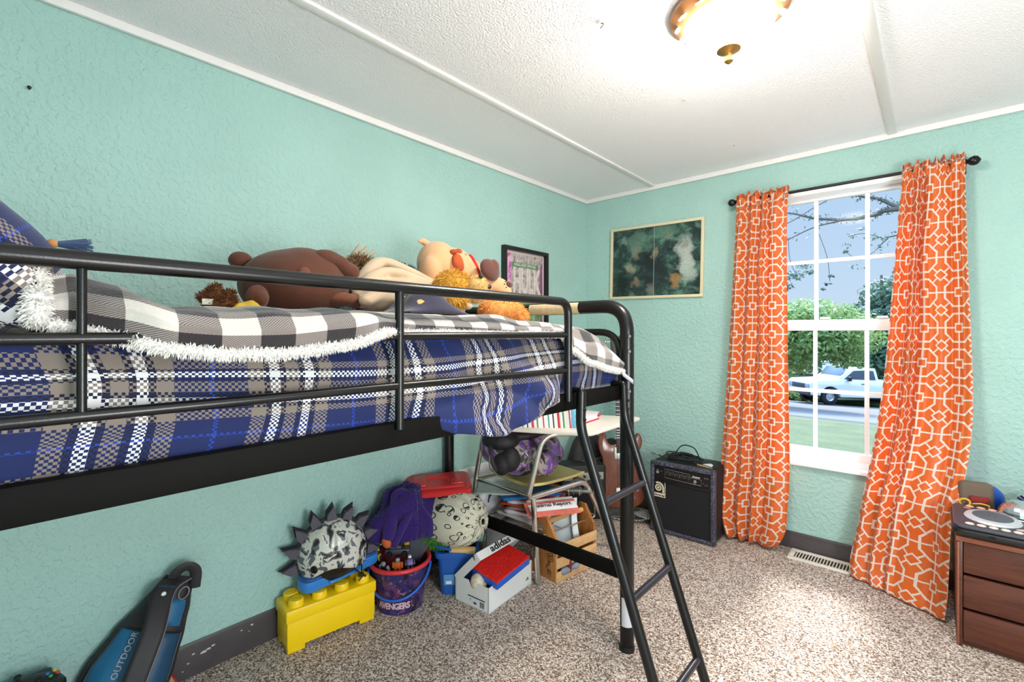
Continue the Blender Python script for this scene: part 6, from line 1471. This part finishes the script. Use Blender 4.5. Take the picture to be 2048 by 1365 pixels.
tree('spruce_tree', 'dark green conifer at the right of the window view behind the truck', -.2, 33, [((0, 0, 2.6), (2.6, 2, 1.6)), ((.2, 0, 4.4), (2.2, 1.8, 1.3)), ((.5, 0, 5.8), (1.7, 1.4, 1.0)), ((1.3, .2, 6.9), (1.0, 1.0, .9)), ((-1.4, 0, 2.6), (1.2, 1, .8)), ((3.4, .2, 4.2), (2.0, 1.6, 2.2))], DG, 9000, .16, 2, .2)
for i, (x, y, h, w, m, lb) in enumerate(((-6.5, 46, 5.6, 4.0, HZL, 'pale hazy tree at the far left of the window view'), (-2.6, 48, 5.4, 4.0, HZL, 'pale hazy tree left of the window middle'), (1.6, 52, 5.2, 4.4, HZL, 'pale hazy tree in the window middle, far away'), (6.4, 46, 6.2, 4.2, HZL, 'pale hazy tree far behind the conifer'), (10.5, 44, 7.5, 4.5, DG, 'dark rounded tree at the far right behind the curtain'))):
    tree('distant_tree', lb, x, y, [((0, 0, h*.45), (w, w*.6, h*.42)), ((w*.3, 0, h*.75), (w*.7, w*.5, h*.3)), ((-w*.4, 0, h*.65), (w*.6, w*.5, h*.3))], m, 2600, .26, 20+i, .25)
hb = B(); rnd = random.Random(33)
for x in (-4.4, -3.6, -2.9): leaves(hb, (x, 28.6, gz(28.6)+.35), (.7, .5, .5), 500, .09, rnd)
tag(obj('hedge', hb, LG, ang=180), 'low green hedge at the roadside left of the truck', 'hedge')
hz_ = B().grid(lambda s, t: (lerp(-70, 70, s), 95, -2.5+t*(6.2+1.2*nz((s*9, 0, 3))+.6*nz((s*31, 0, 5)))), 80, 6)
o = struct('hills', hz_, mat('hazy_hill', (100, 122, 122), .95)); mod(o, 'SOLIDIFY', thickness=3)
# overhanging branches near the window, springing from a tree at the right
ot_ = thing('yard_tree', 'overhanging tree beside the house whose bare-ended boughs cross the upper panes', 'tree', (8.0, 9.0, gz(9)))
part('trunk', B().tube([(8.0, 9.0, gz(9)-.1), (7.9, 9.0, 2), (7.6, 9, 4.4), (7.2, 9, 6.5)], [.28, .24, .2, .1], 12), BARK, ot_)
bl = B(); rnd = random.Random(40); DLF = leafmat('shaded_leaf', (58, 80, 74), (84, 110, 90))
def bough(pts, r0):
    P = cat(pts, 8); part('bough', B().tube(P, [lerp(r0, .006, i/(len(P)-1)) for i in range(len(P))], 7), BARK, ot_)
    return P
def lf(p, n, sp, sz=.03):
    leaves(bl, p, (sp, sp, sp*.5), n, sz, rnd)
for pts, r0, dens in (([(7.7, 9, 2.6), (3.4, 9, 2.75), (1.9, 9, 2.95), (1.519, 9, 3.042), (1.282, 9, 3.198), (1.044, 9, 3.29), (.968, 9, 3.351), (.6, 9, 3.55)], .06, 5),
    ([(7.8, 9, 2.4), (3.4, 9.1, 2.9), (1.519, 9, 3.009), (1.264, 9, 2.974), (.93, 9, 2.949), (.472, 9, 3.035), (.074, 9, 3.188), (-.6, 9, 3.3)], .055, 5), ([(.93, 9, 2.949), (.472, 9, 2.901), (.074, 9, 2.746), (-.3, 9, 2.6)], .014, 2),
    ([(.95, 9, 3.36), (.795, 9, 3.362), (.472, 9, 3.23), (.074, 9, 3.024), (-.4, 9, 2.9)], .010, 1), ([(6.5, 9.1, 2.4), (2.6, 9, 2.72), (1.51, 9, 2.622), (1.371, 9, 2.573), (1.246, 9, 2.431)], .02, 2)):
    P = bough(pts, r0)
    for i in range(3, len(P)):
        if -.6 < P[i].x < 2.2:
            for _ in range(dens): lf(P[i]+V((rnd.gauss(0, .05), rnd.gauss(0, .08), rnd.gauss(0, .035))), 1, .03, .026)
for (x, z_, n, sp) in ((.17, 2.13, 110, .17), (.30, 2.28, 60, .13), (.06, 1.95, 80, .14), (.40, 2.16, 30, .10), (-.2, 2.2, 120, .25), (.68, 2.08, 26, .05), (.62, 1.96, 20, .05), (.57, 1.88, 8, .03), (.95, 2.68, 14, .10), (1.08, 2.77, 12, .07), (.86, 2.45, 16, .05), (1.2, 2.62, 22, .12), (.9, 2.55, 10, .12), (1.0, 2.2, 12, .15)): lf((x, 9, z_), n, sp, .028)
for pts in ([(1.371, 9, 2.573), (1.1, 9, 2.7), (.9, 9, 2.68)], [(.074, 9, 2.746), (.1, 9, 2.4), (.2, 9, 2.1)], [(.472, 9, 2.9), (.62, 9, 2.4), (.66, 9, 2.0)], [(1.25, 9, 2.43), (1.05, 9, 2.3), (.86, 9, 2.45)]): part('twig', B().tube(cat(pts, 4), .005, 5), BARK, ot_)
part('foliage', bl, DLF, ot_, ang=180)
# ------------------------------------------------------------------ white pickup parked on the road
PW = mat('white_car_paint', (228, 226, 224), .25, coat=.6); GLS = mat('dark_window_glass', (70, 78, 88), .1); DKP = mat('dark_bumper', (56, 58, 64), .5)
tk = thing('pickup_truck', 'white pickup truck parked on the gravel road, nose to the left', 'truck', (1.0, 26.6, gz(26.6)))
ax = V((1.66, 1.48, -.09)).normalized(); TT = frame((-2.40, 25.72, gz(25.9)+.02), ax, (-ax.y, ax.x, 0)); Wt = 1.8
def side(poly, y0, y1, m, nm, par_=tk, bev=.02): return part(nm, B().prism(poly, y0, y1, TT @ M(((1, 0, 0, 0), (0, 0, 1, 0), (0, 1, 0, 0), (0, 0, 0, 1))), bev), m, par_)
def arch(cx, r): return [(cx+r*cos(a), .38+r*sin(a)) for a in [pi-i*pi/10 for i in range(11)]]
body = [(.02, .42), (.0, .95), (.15, 1.08), (1.35, 1.18), (5.2, 1.16), (5.25, .45)]+[(4.75, .45)]+arch(4.25, .47)[::-1]+[(3.7, .40), (1.45, .36)]+arch(.95, .47)[::-1]+[(.45, .42)]
side(body, 0, Wt, PW, 'body')
cab = [(1.25, 1.16), (1.95, 1.70), (2.25, 1.78), (3.05, 1.76), (3.25, 1.16)]
cb_ = side(cab, .08, Wt-.08, PW, 'cab')
for y in (.072, Wt-.072): side([(1.62, 1.22), (2.02, 1.62), (2.55, 1.66), (2.55, 1.22)], y-.012, y+.012, GLS, 'side_window', cb_, .004); side([(2.62, 1.22), (2.62, 1.66), (2.95, 1.65), (3.08, 1.22)], y-.012, y+.012, GLS, 'side_window', cb_, .004)
Q = TT @ Tr(1.585, Wt/2, 1.435) @ Ry(-52); part('windscreen', B().box((0, 0, .012), (.78, Wt-.34, .02), bev=.006, T=Q), GLS, cb_)
side([(-.08, .42), (-.08, .62), (.12, .64), (.12, .42)], .02, Wt-.02, DKP, 'bumper')
part('grille', B().box((-.005, Wt/2, .80), (.03, 1.1, .22), bev=.01, T=TT), DKP, tk)
for y in (.25, Wt-.25): part('headlight', B().box((.0, y, .82), (.06, .30, .20), bev=.02, T=TT), mat('headlight_lens', (150, 156, 166), .15), tk)
part('wing_mirror', B().box((1.72, -.12, 1.24), (.14, .16, .20), bev=.03, seg=3, T=TT), BLACKP, tk)
part('door_handle', B().box((2.45, -.008, 1.02), (.16, .02, .04), bev=.008, T=TT), DKP, tk)
side([(1.5, .60), (3.6, .60), (3.6, .64), (1.5, .64)], -.012, .004, mat('grey_trim', (170, 170, 174), .4), 'side_trim', tk, .004)
for cx in (.95, 4.25):
    for y in (.12, Wt-.12):
        w_ = part('wheel', B().lathe([(.20, -.11), (.33, -.115), (.38, -.09), (.385, 0), (.38, .09), (.33, .115), (.20, .11)], 32, TT @ Tr(cx, y, .365) @ Rx(90)), RUBBER, tk)
        part('wheel_rim', B().lathe([(0, -.07), (.06, -.07), (.07, -.05), (.16, -.05), (.20, -.095), (.215, -.095), (.215, .095), (.2, .095), (.16, .05), (.07, .05), (0, .07)], 28, TT @ Tr(cx, y, .365) @ Rx(90)), mat('alloy_rim', (176, 176, 182), .35, .5), w_)
part('underbody', B().box((2.6, Wt/2, .38), (4.4, 1.3, .16), T=TT), DKP, tk)
# white trailer home in the distance
tr = thing('white_trailer', 'small white trailer far off between the trees', 'trailer', (-3.3, 44, gz(40)))
part('body', B().box((-3.3, 44, -1.80), (2.3, 2.4, 1.5), bev=.08), PW, tr); part('roof', B().box((-3.3, 44, -1.02), (2.4, 2.5, .10), bev=.03), mat('pale_roof', (206, 206, 210), .6), tr)
part('door', B().box((-2.9, 42.79, -1.80), (.5, .04, 1.2), bev=.01), mat('blue_grey_door', (150, 170, 186), .5), tr)
